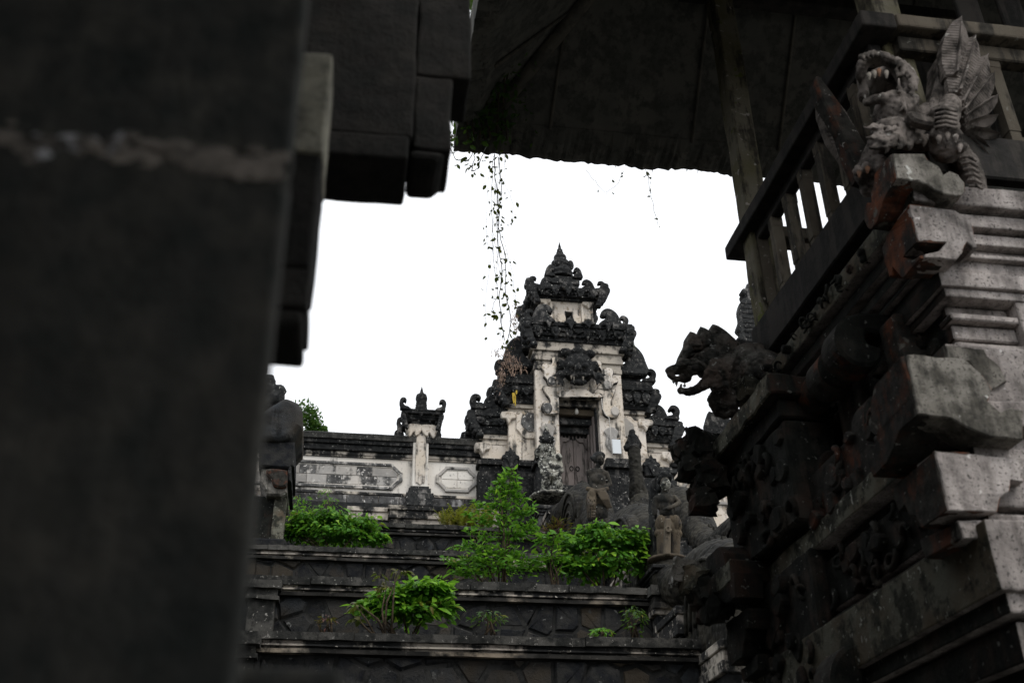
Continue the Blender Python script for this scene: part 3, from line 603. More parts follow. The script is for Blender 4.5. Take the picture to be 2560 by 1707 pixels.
LT = [(970, 1000), (985, 960), (1030, 950), (1065, 975), (1110, 940), (1210, 925), (1310, 945), (1385, 995), (1430, 980), (1480, 1005), (1497, 1045), (1230, 1042), (972, 1042)]
plate(PL1, 26.86, .15, 'plaster', 'scroll_plate'); plate(PR1, 26.86, .15, 'plaster', 'scroll_plate')
plate(PL2, 26.88, .13, 'plaster', 'jamb_scroll'); plate(PR2, 26.88, .13, 'plaster', 'jamb_scroll'); plate(LT, 26.84, .17, 'plaster', 'scalloped_lintel')
for p, r in (((830, 1170), 62), ((1655, 1212), 55), ((880, 840), 52), ((1560, 890), 55)):
    q = G(*c2(*p), 26.85); m_ = psize(q)/4.9
    obj('scroll_eye', MB().prism([(q.x+r*.95*m_*cos(a*pi/8), q.z+r*1.2*m_*sin(a*pi/8)) for a in range(16)], 26.83, 26.9, 'xz', .025), M['greyblock'], gate)
for x, z_ in ((dL-.33, 0), (dR+.33, 0)):
    obj('jamb_carving', MB().prism(smoothpts([(x-.2, 14.2), (x-.15, 14.45), (x-.22, 14.6), (x, 14.75), (x+.2, 14.62), (x+.14, 14.4), (x+.2, 14.15), (x+.05, 13.9), (x-.1, 14.0)], 3), 26.93, 27.0, 'xz', .02), M['greyblock'], gate)
k = 4.9; KY = 26.78
ka = MB()
for u, v, rx, ry, dy in [(1050, 495, 78, 60, 0), (1200, 490, 95, 62, -.05), (1345, 515, 72, 60, 0), (1200, 590, 165, 70, -.05), (1110, 645, 52, 42, -.18), (1290, 648, 52, 42, -.18), (1200, 690, 60, 55, -.25), (1080, 745, 70, 70, -.1), (1325, 748, 70, 70, -.1), (1205, 770, 130, 40, -.2), (1210, 860, 110, 45, -.12), (1000, 660, 55, 80, .05), (1405, 670, 55, 80, .05), (985, 770, 60, 60, -.1), (1440, 790, 60, 60, -.1), (1200, 700, 200, 200, .15)]:
    ka.E(c2(u, v), rx, ry, KY+dy, k)
for u, v, du, dv in [(960, 800, -45, 40), (985, 825, -20, 60), (1010, 835, 5, 65), (940, 770, -55, 10), (1430, 830, 10, 60), (1455, 825, 30, 50), (1480, 800, 45, 35), (1490, 770, 50, 5)]:
    ka.T([(c2(u, v), KY-.12, 20), (c2(u+du, v+dv), KY-.16, 12)], k)
mask = sculpt('monster_mask', ka, M['black'], gate, .03, 2, [('CLOUDS', .08, .05)], 'black carved monster face with fangs and clawed hands above the door')
for u, v in ((1150, 812), (1262, 812), (1120, 796)):
    q = G(*c2(u, v), KY-.33); obj('fang', MB().tube([q+Vector((0, 0, .05)), q-Vector((0, 0, .08))], [.035, .006], 6), M['tooth'], mask)
for u, v in ((1110, 648), (1290, 650)):
    q = G(*c2(u, v), KY-.34); obj('eye', MB().ell(q, Vector((.1, 0, 0)), Vector((0, .08, 0)), Vector((0, 0, .09))), M['black'], mask, smooth=True)
# --- door: stepped wooden frame, carved top panel, two leaves
for k_, (dx, dz) in enumerate(((.0, .0), (.09, .20), (.17, .42), (.24, .62))):
    y0 = 27.2+.18*k_
    obj('frame_lintel', MB().box(dL, dR, y0, y0+.18, dT-dz-.2, dT-dz+(.002 if k_ else 0)), M['band' if k_ == 0 else ('statue_tan' if k_ == 1 else 'black')], gate, bevel=.015)
    for x0, x1 in ((dL, dL+.05+dx*.55), (dR-.05-dx*.55, dR)):
        obj('frame_jamb', MB().box(x0, x1, y0+.004, y0+.176, dB, dT-dz-.2), M['door' if k_ else 'black'], gate, bevel=.012)
dy = 27.93; xm = (dL+dR)/2; l0, l1 = dL+.17, dR-.17; dtop = dT-.95
for x0, x1 in ((l0, xm-.006), (xm+.006, l1)):
    leaf = obj('door_leaf', MB().box(x0, x1, dy, dy+.07, dB, dtop), M['door'], gate, bevel=.008)
    obj('leaf_panel', MB().prism(smoothpts([(x0+.07, dB+.2), (x1-.07, dB+.2), (x1-.07, dtop-.35), ((x0+x1)/2, dtop-.12), (x0+.07, dtop-.35)], 2), dy-.025, dy+.01, 'xz', .012), M['door'], leaf)
    hx = xm+(-.09 if x0 < xm-.1 else .09)
    obj('door_ring', MB().tube([(hx+.05*cos(a*pi/6), dy-.05, dB+1.05+.07*sin(a*pi/6)) for a in range(13)], .012, 6), M['black'], leaf, smooth=True)
for kx in range(7):
    x = l0+.1+(l1-l0-.2)*kx/6; obj('door_grille_bar', MB().box(x-.018, x+.018, dy-.03, dy+.02, dtop+.02, dtop+.33), M['door'], gate)
obj('door_header', MB().box(l0-.05, l1+.05, dy+.02, dy+.1, dtop, dT-.8), M['black'], gate)
for sx in (-1, 1):
    obj('door_spandrel', MB().prism(smoothpts([(xm+sx*.1, dtop+.02), (xm+sx*.2, dtop-.1), (xm+sx*.3, dtop-.1), (xm+sx*.4, dtop-.32), (xm+sx*.46, dtop-.1), (xm+sx*.44, dtop+.05)], 3), dy-.06, dy+.01, 'xz', .015), M['door'], gate)

# ---- small loose things at the gate
q0, q1 = G(1529, 1099, 26.9), G(1553, 1135, 26.9)
tag(obj('notice_board', MB().box(q0.x, q1.x, 26.86, 26.9, q1.z, q0.z), M['cream'], None, bevel=.004), 'small blank white notice board fixed beside the gate door', 'notice board')
q = G(1442, 1036, 27.35)
lb = thing('light_bulb', 'unlit white light bulb hanging in the gate doorway', 'light bulb', q)
obj('glass_bulb', MB().lathe([(.012, .0), (.05, .03), (.062, .08), (.045, .14), (.03, .19)], q.x, q.y, 12, q.z), M['bulb'], lb, smooth=True)
obj('socket', MB().lathe([(.03, 0), (.03, .07), (.012, .09), (.008, dT-.2-q.z-.19+.25)], q.x, q.y, 10, q.z+.19), M['cream'], lb)
cp = [G(*c2(*p), 26.84) for p in ((1490, 1060), (1500, 1180), (1540, 1260), (1580, 1290), (1590, 1370), (1605, 1560))] + [G(*c3(1560, 590), 26.84)]
tag(obj('cable', MB().tube(cp, .012, 6), M['cable'], None, smooth=True), 'thin pale electric cable running down the right door jamb of the gate', 'cable')
rp = [[(440, 955), (458, 960), (455, 1000), (440, 1010), (436, 980)], [(395, 990), (420, 985), (432, 1010), (425, 1100), (410, 1120), (398, 1060)], [(425, 1000), (440, 1030), (438, 1150), (426, 1140)]]
mb = MB()
for i, p in enumerate(rp): mb.poly([c2(*a) for a in p], 27.02-.03*i, .012, 0)
tag(obj('yellow_cloth', mb, M['ribbon']), 'scrap of yellow cloth hanging from the left wing of the gate', 'cloth')

# ================================================================== ENCLOSURE WALL left of the gate
WY = 28.0
def wz(v, u=800): return G(*c5(u, v), WY).z
XA, XB = -7.5, G(1213, 1150, WY).x
ew = thing('enclosure_wall', 'long stained white enclosure wall with octagonal panels and dark coping left of the gate', 'wall', (0, WY, 11.6))
zcop0, zcop1 = wz(640), wz(572)
obj('wall_core', MB().box(XA, XB, WY, WY+.5, 11.2, zcop0-.1), M['wallplaster'], ew)
obj('coping', MB().prism([(WY-.24, zcop0), (WY-.25, zcop0+.16), (WY-.12, zcop1-.03), (WY+.1, zcop1+.03), (WY+.4, zcop1+.03), (WY+.75, zcop0+.1), (WY+.74, zcop0)], XA, XB, 'yz'), M['coping'], ew, rough=.012, cut=.3)
b1, b2, b3, b4 = wz(672), wz(700), wz(722), wz(748)
obj('cornice', MB().box(XA, XB-.01, WY-.19, WY+.6, b1, zcop0).box(XA, XB-.012, WY-.13, WY+.6, b2, b1).box(XA, XB-.014, WY-.16, WY+.6, b3, b2), M['black'], ew, bevel=.015)
obj('cornice_band', MB().box(XA, XB-.016, WY-.08, WY+.56, b4, b3).box(XA, XB-.018, WY-.05, WY+.56, wz(762), b4), M['band'], ew, bevel=.012)
obj('string_course', MB().box(XA, XB-.02, WY-.06, WY+.02, wz(1052), wz(1036)).box(XA, XB-.02, WY-.03, WY+.02, wz(1036), wz(1026)), M['band'], ew, bevel=.01)
# base course of blocks
x = -2.4; zb0, zb1 = wz(1150), wz(1056)
obj('base_core', MB().box(XA, XB-.02, WY-.04, WY+.02, 11.2, zb1-.004), M['joint'], ew)
while x < XB-.05:
    w = random.uniform(.38, .62); x2 = min(XB-.03, x+w)
    obj('stone_block', MB().box(x+.01, x2-.01, WY-.07-random.uniform(0, .02), WY-.03, zb0-.25, zb1-.012), M['darkblock'], ew, bevel=.012); x = x2
# octagonal panels: frame and ashlar field
def octo(xa, xb, za, zb, ins):
    d = min((zb-za)*.34, .34)-ins*.55; xa += ins; xb -= ins; za += ins; zb -= ins
    return [(xa+d, za), (xb-d, za), (xb-d*.95, za+.05), (xb-.05, za+d*.95), (xb, za+d), (xb, zb-d), (xb-.05, zb-d*.95), (xb-d*.95, zb-.05), (xb-d, zb), (xa+d, zb), (xa+d*.95, zb-.05), (xa+.05, zb-d*.95), (xa, zb-d), (xa, za+d), (xa+.05, za+d*.95), (xa+d*.95, za+.05)]
def frame(parent, o, i, y0, y1, mat, name):
    n = len(o); vs = []; fs = []
    for p in o: vs.append((p[0], y0, p[1]))
    for p in i: vs.append((p[0], y0, p[1]))
    for p in o: vs.append((p[0], y1, p[1]))
    for p in i: vs.append((p[0], y1, p[1]))
    for a in range(n):
        b = (a+1) % n
        fs += [(a, b, n+b, n+a), (a, 2*n+a, 2*n+b, b), (n+a, n+b, 3*n+b, 3*n+a)]
    return obj(name, MB().add(vs, fs), mat, parent, bevel=.012)
pz0, pz1 = wz(1005), wz(800)
panels = [(-5.2, G(*c5(1275, 900), WY).x), (G(*c5(1535, 940), WY).x, G(*c5(1865, 940), WY).x)]
for (xa, xb) in panels:
    za, zb = (pz0, pz1) if xa < 0 else (wz(1040, 1690), wz(842, 1690))
    frame(ew, octo(xa, xb, za, zb, 0), octo(xa, xb, za, zb, .085), WY-.07, WY+.01, M['greyblock'], 'panel_frame')
    frame(ew, octo(xa, xb, za, zb, .085), octo(xa, xb, za, zb, .12), WY-.035, WY+.01, M['wallplaster'], 'panel_moulding')
    i_ = .125; dd = min((zb-za)*.34, .34)-i_*.4; fld = [(xa+i_+dd, za+i_), (xb-i_-dd, za+i_), (xb-i_, za+i_+dd), (xb-i_, zb-i_-dd), (xb-i_-dd, zb-i_), (xa+i_+dd, zb-i_), (xa+i_, zb-i_-dd), (xa+i_, za+i_+dd)]; rows = 2; hz = (zb-za-.25)/rows
    for r in range(rows):
        z0, z1 = za+.125+r*hz, za+.125+(r+1)*hz; x = max(xa, -2.6)+.15 + (0 if r else -.2)
        x = max(x, xa+.15)
        while x < xb-.16:
            x2 = min(xb-.15, x+random.uniform(.42, .6))
            if xb-.15-x2 < .2: x2 = xb-.15
            # clip the block to the octagonal field
            poly = [(x+.006, z0+.006), (x2-.006, z0+.006), (x2-.006, z1-.006), (x+.006, z1-.006)]
            n_ = len(fld)
            for a in range(n_):
                p, q_ = fld[a], fld[(a+1) % n_]; ex, ez = q_[0]-p[0], q_[1]-p[1]
                cross_c = ex*((za+zb)/2-p[1])-ez*((xa+xb)/2-p[0])
                if abs(ex)+abs(ez) < .02: continue
                out = []
                for b in range(len(poly)):
                    s, t = poly[b], poly[(b+1) % len(poly)]
                    ds = (ex*(s[1]-p[1])-ez*(s[0]-p[0]))*(1 if cross_c > 0 else -1); dt = (ex*(t[1]-p[1])-ez*(t[0]-p[0]))*(1 if cross_c > 0 else -1)
                    if ds >= 0: out.append(s)
                    if ds*dt < 0:
                        kk = ds/(ds-dt); out.append((s[0]+(t[0]-s[0])*kk, s[1]+(t[1]-s[1])*kk))
                poly = out
                if len(poly) < 3: break
            if len(poly) >= 3: obj('stone_block', MB().prism(poly, WY-.03-random.uniform(0, .008), WY+.01, 'xz', .006), M['greyblock'] if xa < 0 else M['wallplaster'], ew)
            x = x2
# wall pillar with crown
px0, px1 = G(*cw(290, 900), WY).x, G(*cw(450, 900), WY).x; pc = (px0+px1)/2; hw = (px1-px0)/2
zsh0, zsh1 = G(*cw(380, 1230), WY).z, G(*cw(370, 610), WY).z; PY = WY-.22
pil = obj('wall_pillar', MB().box(px0, px1, PY, WY+.55, zsh0, zsh1), M['wallplaster'], ew, bevel=.02, label='square wall pillar with pale inset panel and dark crowned top')
obj('pillar_panel', MB().prism(smoothpts([(pc-hw*.62, zsh0+.36), (pc-hw*.4, zsh0+.3), (pc, zsh0+.22), (pc+hw*.4, zsh0+.3), (pc+hw*.62, zsh0+.36), (pc+hw*.62, zsh1-.16), (pc+hw*.1, zsh1-.13), (pc-hw*.62, zsh1-.16)], 2), PY-.03, PY+.02, 'xz', .012), M['plaster'], pil)
obj('pillar_base', MB().ring(pc, PY+.38, hw, .38, [(zsh0-.06, zsh0+.10, .09), (zsh0+.10, zsh0+.18, .04), (11.4, zsh0-.06, .16)]), M['black'], pil, bevel=.015)
zc0 = zsh1; zc1 = G(*cw(380, 510), WY-.3).z; zc2 = G(*cw(380, 350), WY-.45).z
for sx in (-1, 1):
    obj('capital_scroll', MB().prism(smoothpts([(pc+sx*.02, zc0-.02), (pc+sx*.16, zc0-.16), (pc+sx*.22, zc0-.04), (pc+sx*.34, zc0-.2), (pc+sx*.42, zc0-.05), (pc+sx*.44, zc0+.18), (pc+sx*.02, zc0+.2)], 3), PY-.1, PY+.05, 'xz', .02), M['plaster'], pil)
obj('capital', MB().ring(pc, PY+.38, hw, .38, bands(zc0-.05, zc1, .02, .10, 4)), M['band'], pil, bevel=.012)
obj('crown_cornice', MB().ring(pc, PY+.38, hw, .38, bands(zc1, zc2, .06, .36, 6)), M['black'], pil, bevel=.016)
cyp = PY+.38
for sx in (-1, 1):
    for yy in (cyp-.66, cyp+.66): inst('horn_finial', horn, (pc+sx*.55, yy, zc2-.04), pil, 0, (sx*.5, .8, .62))
    inst('corner_bracket', bracket, (pc+sx*.52, cyp-.6, zc1+.14), pil, 0, (sx*.42, .6, .62)); inst('corner_bracket', bracket, (pc+sx*.52, cyp+.6, zc1+.10), pil, 0, (sx*.6, .6, .7))
inst('horn_finial', horn, (pc-.62, cyp+.66, zc1+.0), pil, 0, (-.45, .8, .55))
obj('crown_step', MB().ring(pc, cyp, .0, .0, [(zc2, zc2+.10, .36), (zc2+.10, zc2+.18, .26)]), M['black'], pil, bevel=.02)
zf_ = lambda v: G(*cw(352, v), cyp).z
obj('finial', MB().lathe([(.2, zc2+.16), (.175, zf_(320)), (.155, zf_(312)), (.175, zf_(300)), (.15, zf_(290)), (.165, zf_(278)), (.145, zf_(265)), (.17, zf_(250)), (.175, zf_(225)), (.15, zf_(195)), (.08, zf_(180)), (.06, zf_(172)), (.05, zf_(160)), (.006, zf_(105))], pc, cyp, 16), M['black'], pil, smooth=True)
carving(pil, pc-.6, pc+.6, zc1+.02, zc2, cyp-.68, 46, .032)
# plinth steps in front of the wall
for (u0, u1, v0, v1, Y) in ((840, 1180, 1140, 1240, 27.55), (1160, 2050, 1130, 1275, 27.3)):
    a, b = G(*c5(u0, v0), Y), G(*c5(u1, v1), Y)
    x1_ = min(b.x, 4.2)
    o_ = MB().box(a.x, x1_, Y, WY+.3, a.z-.13, a.z).box(a.x+.04, x1_-.04, Y+.05, WY+.28, a.z-.26, a.z-.13).box(a.x+.02, x1_-.02, Y+.025, WY+.29, a.z-.36, a.z-.26).box(a.x+.07, x1_-.07, Y+.09, WY+.27, b.z-.6, a.z-.36)
    obj('plinth', o_, M['band'], ew, bevel=.014)
obj('wall_footing', MB().box(XA, 4.5, 27.62, WY+.2, 10.2, wz(1150)), M['terrace'], ew)
# right-hand piece of the wall seen past the gate
zr0 = zcop0
rw = thing('enclosure_wall', 'short piece of white enclosure wall right of the gate, beside the bell tower', 'wall', (11, WY, 11.6))
xr0 = cxM+(cxM-XB)-.02
obj('wall_core', MB().box(xr0, 16, WY, WY+.5, 11.2, zcop0-.1), M['plaster'], rw)
obj('coping', MB().prism([(WY-.24, zcop0), (WY-.25, zcop0+.16), (WY-.12, zcop1-.03), (WY+.1, zcop1+.03), (WY+.4, zcop1+.03), (WY+.75, zcop0+.1), (WY+.74, zcop0)], xr0, 16, 'yz'), M['coping'], rw)
obj('cornice', MB().box(xr0, 16, WY-.19, WY+.6, b1, zcop0).box(xr0, 16, WY-.13, WY+.6, b2, b1).box(xr0, 16, WY-.16, WY+.6, b3, b2).box(xr0, 16, WY-.08, WY+.6, b4, b3), M['black'], rw, bevel=.015)
frame(rw, octo(xr0+.5, xr0+3.2, pz0, pz1, 0), octo(xr0+.5, xr0+3.2, pz0, pz1, .085), WY-.07, WY+.01, M['greyblock'], 'panel_frame')

# ---- second gate farther right, seen in slivers through the bell tower railing
sg = thing('side_gate', 'dark side gate glimpsed behind the bell tower railing and post', 'gate', (14.2, 30, 11.5))
sc_ = 15.2
obj('body', MB().box(sc_-1.3, sc_+1.3, 30, 31.6, 11.5, 18.9), M['plaster'], sg, bevel=.02)
obj('wing', MB().box(sc_-2.2, sc_+2.2, 30.3, 31.3, 11.5, 16.2), M['plaster'], sg, bevel=.02)
obj('cornice', MB().ring(sc_, 30.8, 1.3, .8, bands(18.7, 19.6, .05, .5, 6)), M['black'], sg, bevel=.02)
obj('wing_cornice', MB().ring(sc_, 30.8, 2.2, .5, bands(15.8, 16.9, .05, .45, 7)), M['black'], sg, bevel=.02)
obj('upper_body', MB().box(sc_-.85, sc_+.85, 30.3, 31.3, 19.5, 21.6), M['plaster'], sg, bevel=.02)
obj('upper_cornice', MB().ring(sc_, 30.8, .85, .5, bands(21.4, 22.4, .05, .5, 6)), M['black'], sg, bevel=.02)
# tall scroll on the left shoulder
q = [G(x, y, 30.0) for x, y in ((1866, 722), (1875, 722), (1884, 728), (1900, 735), (1915, 850), (1845, 850), (1852, 835), (1842, 822), (1849, 800), (1846, 775), (1853, 752), (1866, 742), (1853, 730), (1857, 722))]
obj('shoulder_scroll', MB().prism(smoothpts([(v.x, v.z) for v in q], 3), 29.95, 30.25, 'xz', .04), M['black'], sg)
finials(sg, sc_, 30.8, 1.7, 1.2, 19.6, .9, .8, .7); finials(sg, sc_, 30.8, 1.2, .9, 22.4, .7, .7, .65); finials(sg, sc_, 30.8, 2.5, .8, 16.9, .7, .8, .8)
q = [G(x, y, 30.0) for x, y in ((1768, 1040), (1772, 1028), (1782, 1032), (1806, 1040), (1830, 1050), (1830, 1110), (1762, 1110), (1766, 1080), (1762, 1062))]
obj('wing_scroll', MB().prism([(v.x, v.z) for v in q], 29.95, 30.2, 'xz', .03), M['black'], sg)
for k_ in range(8):      # courses of thin bricks in the scroll
    z = G(1855, 842-k_*12, 29.93).z; xa = G(1858, 800, 29.93).x
    obj('brick_course', MB().box(xa, xa+.55, 29.925, 29.96, z, z+.10), M['black'], sg, bevel=.01)

# ================================================================== STATUES, PEDESTALS, SERPENTS
def pedestal(lab, xa, xb, Y, z0, z1, d=.95):
    e = thing('pedestal', lab, 'pedestal', ((xa+xb)/2, Y+d/2, z0), 'statue pedestals'); h = z1-z0
    obj('block', MB().frus((xa+.02, xb-.02, Y+.02, Y+d), z0-.4, (xa+.08, xb-.08, Y+.08, Y+d-.05), z1-h*.4), M['darkblock'], e, bevel=.01)
    obj('moulding', MB().box(xa+.04, xb-.04, Y+.04, Y+d, z1-h*.4, z1-h*.28).box(xa+.0, xb, Y, Y+d, z1-h*.28, z1-h*.16).box(xa-.05, xb+.05, Y-.05, Y+d, z1-h*.16, z1), M['black'], e, bevel=.012)
    return e
qa, qb = G(1341, 1262, 25.2), G(1443, 1262, 25.2)
pedestal('dark stepped pedestal under the crowned seated statue', qa.x, qb.x, 25.2, G(1400, 1322, 25.2).z, qa.z)
qa, qb = G(1637, 1411, 16.0), G(1772, 1411, 16.0)
pedestal('dark moulded pedestal under the standing statue with the tan skirt', qa.x, qb.x-.1, 16.0, TERR[2][1]-.05, qa.z)
obj_p = thing('balustrade_pier', 'projecting dark pier with pale moulding at the right end of the third terrace', 'pier', (5.3, 15.8, 5))
Yp = 15.88; zt = TERR[2][1]; pxa = G(1628, 1466, Yp).x
obj('coping', MB().box(pxa, pxa+1.3, Yp, 16.7, zt-.17, zt-.02), M['coping'], obj_p, rough=.01, cut=.12)
obj('moulding', MB().box(pxa+.05, pxa+1.25, Yp+.06, 16.7, zt-.28, zt-.17).box(pxa+.02, pxa+1.28, Yp+.03, 16.7, zt-.38, zt-.28), M['whiteband'], obj_p, bevel=.012)
obj('shaft', MB().box(pxa+.09, pxa+1.2, Yp+.12, 16.7, zt-2.2, zt-.38), M['terrace'], obj_p, bevel=.012)

# C: standing figure, arm across the chest, tan skirt
Y = 16.35; k = 4.9
C_ = thing('stone_statue', 'standing statue with pale face, one arm across the chest and tan folded skirt', 'statue', G(*c4b(820, 1470), Y))
b = MB(); p = c4b
for u, v, rx, ry, dy in [(800, 540, 64, 92, -.03), (790, 650, 42, 60, 0), (800, 740, 105, 95, 0), (800, 820, 92, 80, 0), (810, 890, 84, 70, 0), (700, 715, 45, 45, 0), (905, 712, 45, 45, 0), (806, 548, 16, 30, -.13), (790, 590, 30, 10, -.11), (865, 545, 12, 28, 0)]:
    b.E(p(u, v), rx, ry, Y+dy, k)
b.T([(p(690, 715), Y, 40), (p(668, 800), Y+.02, 34), (p(672, 900), Y, 28)], k); b.T([(p(915, 715), Y, 38), (p(972, 765), Y-.05, 32), (p(900, 812), Y-.13, 28), (p(805, 838), Y-.16, 24)], k)
for i in range(4): b.T([(p(812, 826+i*8), Y-.17, 9), (p(775-i*3, 832+i*10), Y-.17, 7)], k)
body = sculpt('body', b, M['statue'], C_, .014, 2, [('CLOUDS', .03, .012)])
h = MB()
for u, v, rx, ry in [(790, 440, 82, 58), (735, 510, 36, 80), (720, 600, 32, 60), (850, 440, 40, 35), (790, 400, 45, 25), (865, 480, 18, 30)]: h.E(p(u, v), rx, ry, Y+.06, k)
sculpt('hair', h, M['black'], C_, .016, 2, [('CLOUDS', .03, .03)])
f = MB(); f.E(p(806, 548), 60, 86, Y-.075, k); f.E(p(818, 560), 12, 32, Y-.20, k); f.E(p(812, 608), 24, 8, Y-.175, k); f.E(p(785, 528), 15, 7, Y-.18, k); f.E(p(838, 528), 14, 7, Y-.175, k); f.E(p(785, 508), 24, 6, Y-.185, k, rot=8); f.E(p(840, 508), 22, 6, Y-.18, k, rot=-8)
sculpt('face', f, M['statue_pale'], C_, .009, 1, [], 'pale lichen-covered carved face')
s = MB()
for u, v, rx, ry, dy in [(748, 1045, 78, 135, 0), (925, 1050, 78, 140, 0), (835, 970, 115, 60, 0), (745, 1140, 84, 60, 0), (930, 1145, 82, 60, 0), (835, 1090, 100, 120, .03)]: s.E(p(u, v), rx, ry, Y+dy, k)
for u in (752, 925): s.T([(p(u, 1150), Y, 62), (p(u, 1300), Y, 58), (p(u, 1410), Y, 56)], k, 14)
for j in range(6):
    s.T([(p(676+j*4, 1000+j*26), Y-.10, 5), (p(730, 1040+j*32), Y-.20, 6), (p(795, 1010+j*30), Y-.17, 5)], k); s.T([(p(996-j*4, 1005+j*26), Y-.10, 5), (p(940, 1045+j*32), Y-.20, 6), (p(872, 1012+j*30), Y-.17, 5)], k)
for u in (770, 920): s.E(p(u, 1440), 60, 30, Y-.08, k, rd=80)
s.ell(G(*p(835, 1470), Y), Vector((.36, 0, 0)), Vector((0, .3, 0)), Vector((0, 0, .07)))
sk = sculpt('skirt', s, M['statue_tan'], C_, .011, 2, [('CLOUDS', .05, .01)])
sash = MB(); qa = [G(*p(u, v), Y-.345) for u, v in ((805, 950), (872, 950), (870, 1400), (792, 1400))]
sash.add([*qa, *[a+Vector((0, .12, 0)) for a in qa]], [(0, 1, 2, 3), (7, 6, 5, 4), (0, 4, 5, 1), (1, 5, 6, 2), (2, 6, 7, 3), (3, 7, 4, 0)])
sh = obj('sash', sash, M['sash'], C_, bevel=.02)
ring = [G(*p(834+(34-a*1.6)*cos(a*.62), 1085+(40-a*1.6)*sin(a*.62)), Y-.37) for a in range(16)]
obj('knot', MB().tube(ring, [.022-.0008*a for a in range(16)], 8), M['sash'], sh, smooth=True)
obj('back_slab', MB().poly([p(630, 480), p(700, 440), p(720, 700), p(700, 1100), p(700, 1460), p(660, 1470), p(640, 1000)], Y+.14, .2, .03), M['black'], C_, rough=.02, cut=.1)

# B: figure with bare torso in front of the door
Y = 20.7; k = 4.2; p = c3
B_ = thing('stone_statue', 'dark statue with bare torso in front of the gate door, face turned right', 'statue', G(*p(1400, 1330), Y))
b = MB()
for u, v, rx, ry, dy in [(1425, 625, 48, 68, 0), (1405, 700, 32, 40, 0), (1400, 770, 105, 60, 0), (1400, 850, 90, 90, 0), (1400, 940, 80, 70, 0), (1440, 630, 12, 24, -.12), (1440, 668, 18, 7, -.1), (1372, 640, 12, 26, .02), (1395, 1050, 105, 130, 0), (1400, 1200, 115, 130, 0), (1400, 1320, 100, 60, 0)]: b.E(p(u, v), rx, ry, Y+dy, k)
b.T([(p(1315, 760), Y, 36), (p(1325, 860), Y+.05, 28), (p(1380, 930), Y-.2, 24)], k); b.T([(p(1490, 775), Y, 36), (p(1530, 880), Y, 30), (p(1450, 960), Y-.2, 24)], k)
for i in range(4): b.T([(p(1445, 950+i*9), Y-.24, 8), (p(1412, 952+i*10), Y-.26, 6)], k)
sculpt('body', b, M['statue'], B_, .018, 2, [('CLOUDS', .04, .015)])
h = MB()
for u, v, rx, ry in [(1418, 575, 66, 38), (1365, 610, 32, 38), (1340, 605, 22, 20), (1470, 590, 16, 26)]: h.E(p(u, v), rx, ry, Y+.07, k)
sculpt('hair', h, M['black'], B_, .018, 2, [('CLOUDS', .03, .03)])
f = MB(); f.E(p(1433, 632), 40, 56, Y-.05, k); f.E(p(1446, 638), 9, 20, Y-.17, k); f.E(p(1440, 668), 16, 6, Y-.15, k); f.E(p(1418, 612), 12, 5, Y-.15, k); f.E(p(1458, 612), 10, 5, Y-.14, k); f.E(p(1418, 600), 15, 4, Y-.15, k); f.E(p(1456, 600), 12, 4, Y-.14, k)
sculpt('face', f, M['statue'], B_, .011, 1, [], 'carved face with lichen specks')
s = MB(); s.E(p(1345, 1100), 66, 170, Y-.10, k, rot=3); s.E(p(1450, 1090), 80, 150, Y-.06, k, rot=-8); s.T([(p(1300, 930), Y-.12, 26), (p(1400, 960), Y-.26, 28), (p(1500, 930), Y-.12, 26)], k)
for j in range(5): s.T([(p(1295+j*20, 980), Y-.24, 6), (p(1300+j*20, 1090), Y-.36, 7), (p(1292+j*22, 1240), Y-.28, 6)], k)
for j in range(5): s.T([(p(1400+j*20, 960), Y-.28, 10), (p(1440+j*18, 1040), Y-.30, 12), (p(1500+j*12, 1130), Y-.22, 8)], k)
sculpt('skirt', s, M['statue_tan'], B_, .016, 2)

# A: seated crowned guardian, thick with lichen
Y = 25.5; k = 4.2
A_ = thing('stone_statue', 'seated statue with tall crown, blackened and blotched with white lichen, on the upper pedestal', 'statue', G(*p(920, 1040), Y))
b = MB()
for u, v, rx, ry, dy in [(862, 330, 32, 38, 0), (865, 385, 56, 42, 0), (870, 440, 76, 42, 0), (875, 510, 80, 66, 0), (800, 540, 34, 80, .06), (765, 570, 30, 70, .1), (940, 540, 30, 60, .05), (905, 620, 120, 70, 0), (915, 710, 95, 80, 0), (930, 800, 95, 80, 0), (860, 880, 50, 110, -.1), (980, 890, 60, 100, -.1), (930, 960, 100, 70, 0), (990, 600, 45, 45, -.1), (870, 760, 40, 70, -.1), (900, 530, 14, 22, -.28), (895, 555, 30, 10, -.24), (870, 505, 14, 10, -.24), (918, 505, 14, 10, -.24)]: b.E(p(u, v), rx, ry, Y+dy, k)
b.T([(p(860, 330), Y, 28), (p(856, 240), Y, 4)], k); b.T([(p(810, 640), Y, 36), (p(830, 760), Y-.15, 30), (p(930, 790), Y-.35, 26)], k); b.T([(p(1000, 640), Y, 36), (p(1020, 740), Y-.15, 30), (p(950, 790), Y-.35, 26)], k)
b.ell(G(*p(930, 1020), Y), Vector((.62, 0, 0)), Vector((0, .5, 0)), Vector((0, 0, .1)))
sculpt('body', b, M['statue_pale'], A_, .022, 2, [('CLOUDS', .05, .05)])
cw_ = MB()
for u, v, rx, ry in [(865, 385, 62, 24), (868, 430, 84, 22), (862, 345, 40, 18)]: cw_.E(p(u, v), rx, ry, Y-.02, k, rd=rx)
for j in range(7): cw_.E(p(800+j*22, 415-abs(j-3)*6), 14, 26, Y-.22, k)
sculpt('crown', cw_, M['black'], A_, .022, 1, [('CLOUDS', .05, .05)])

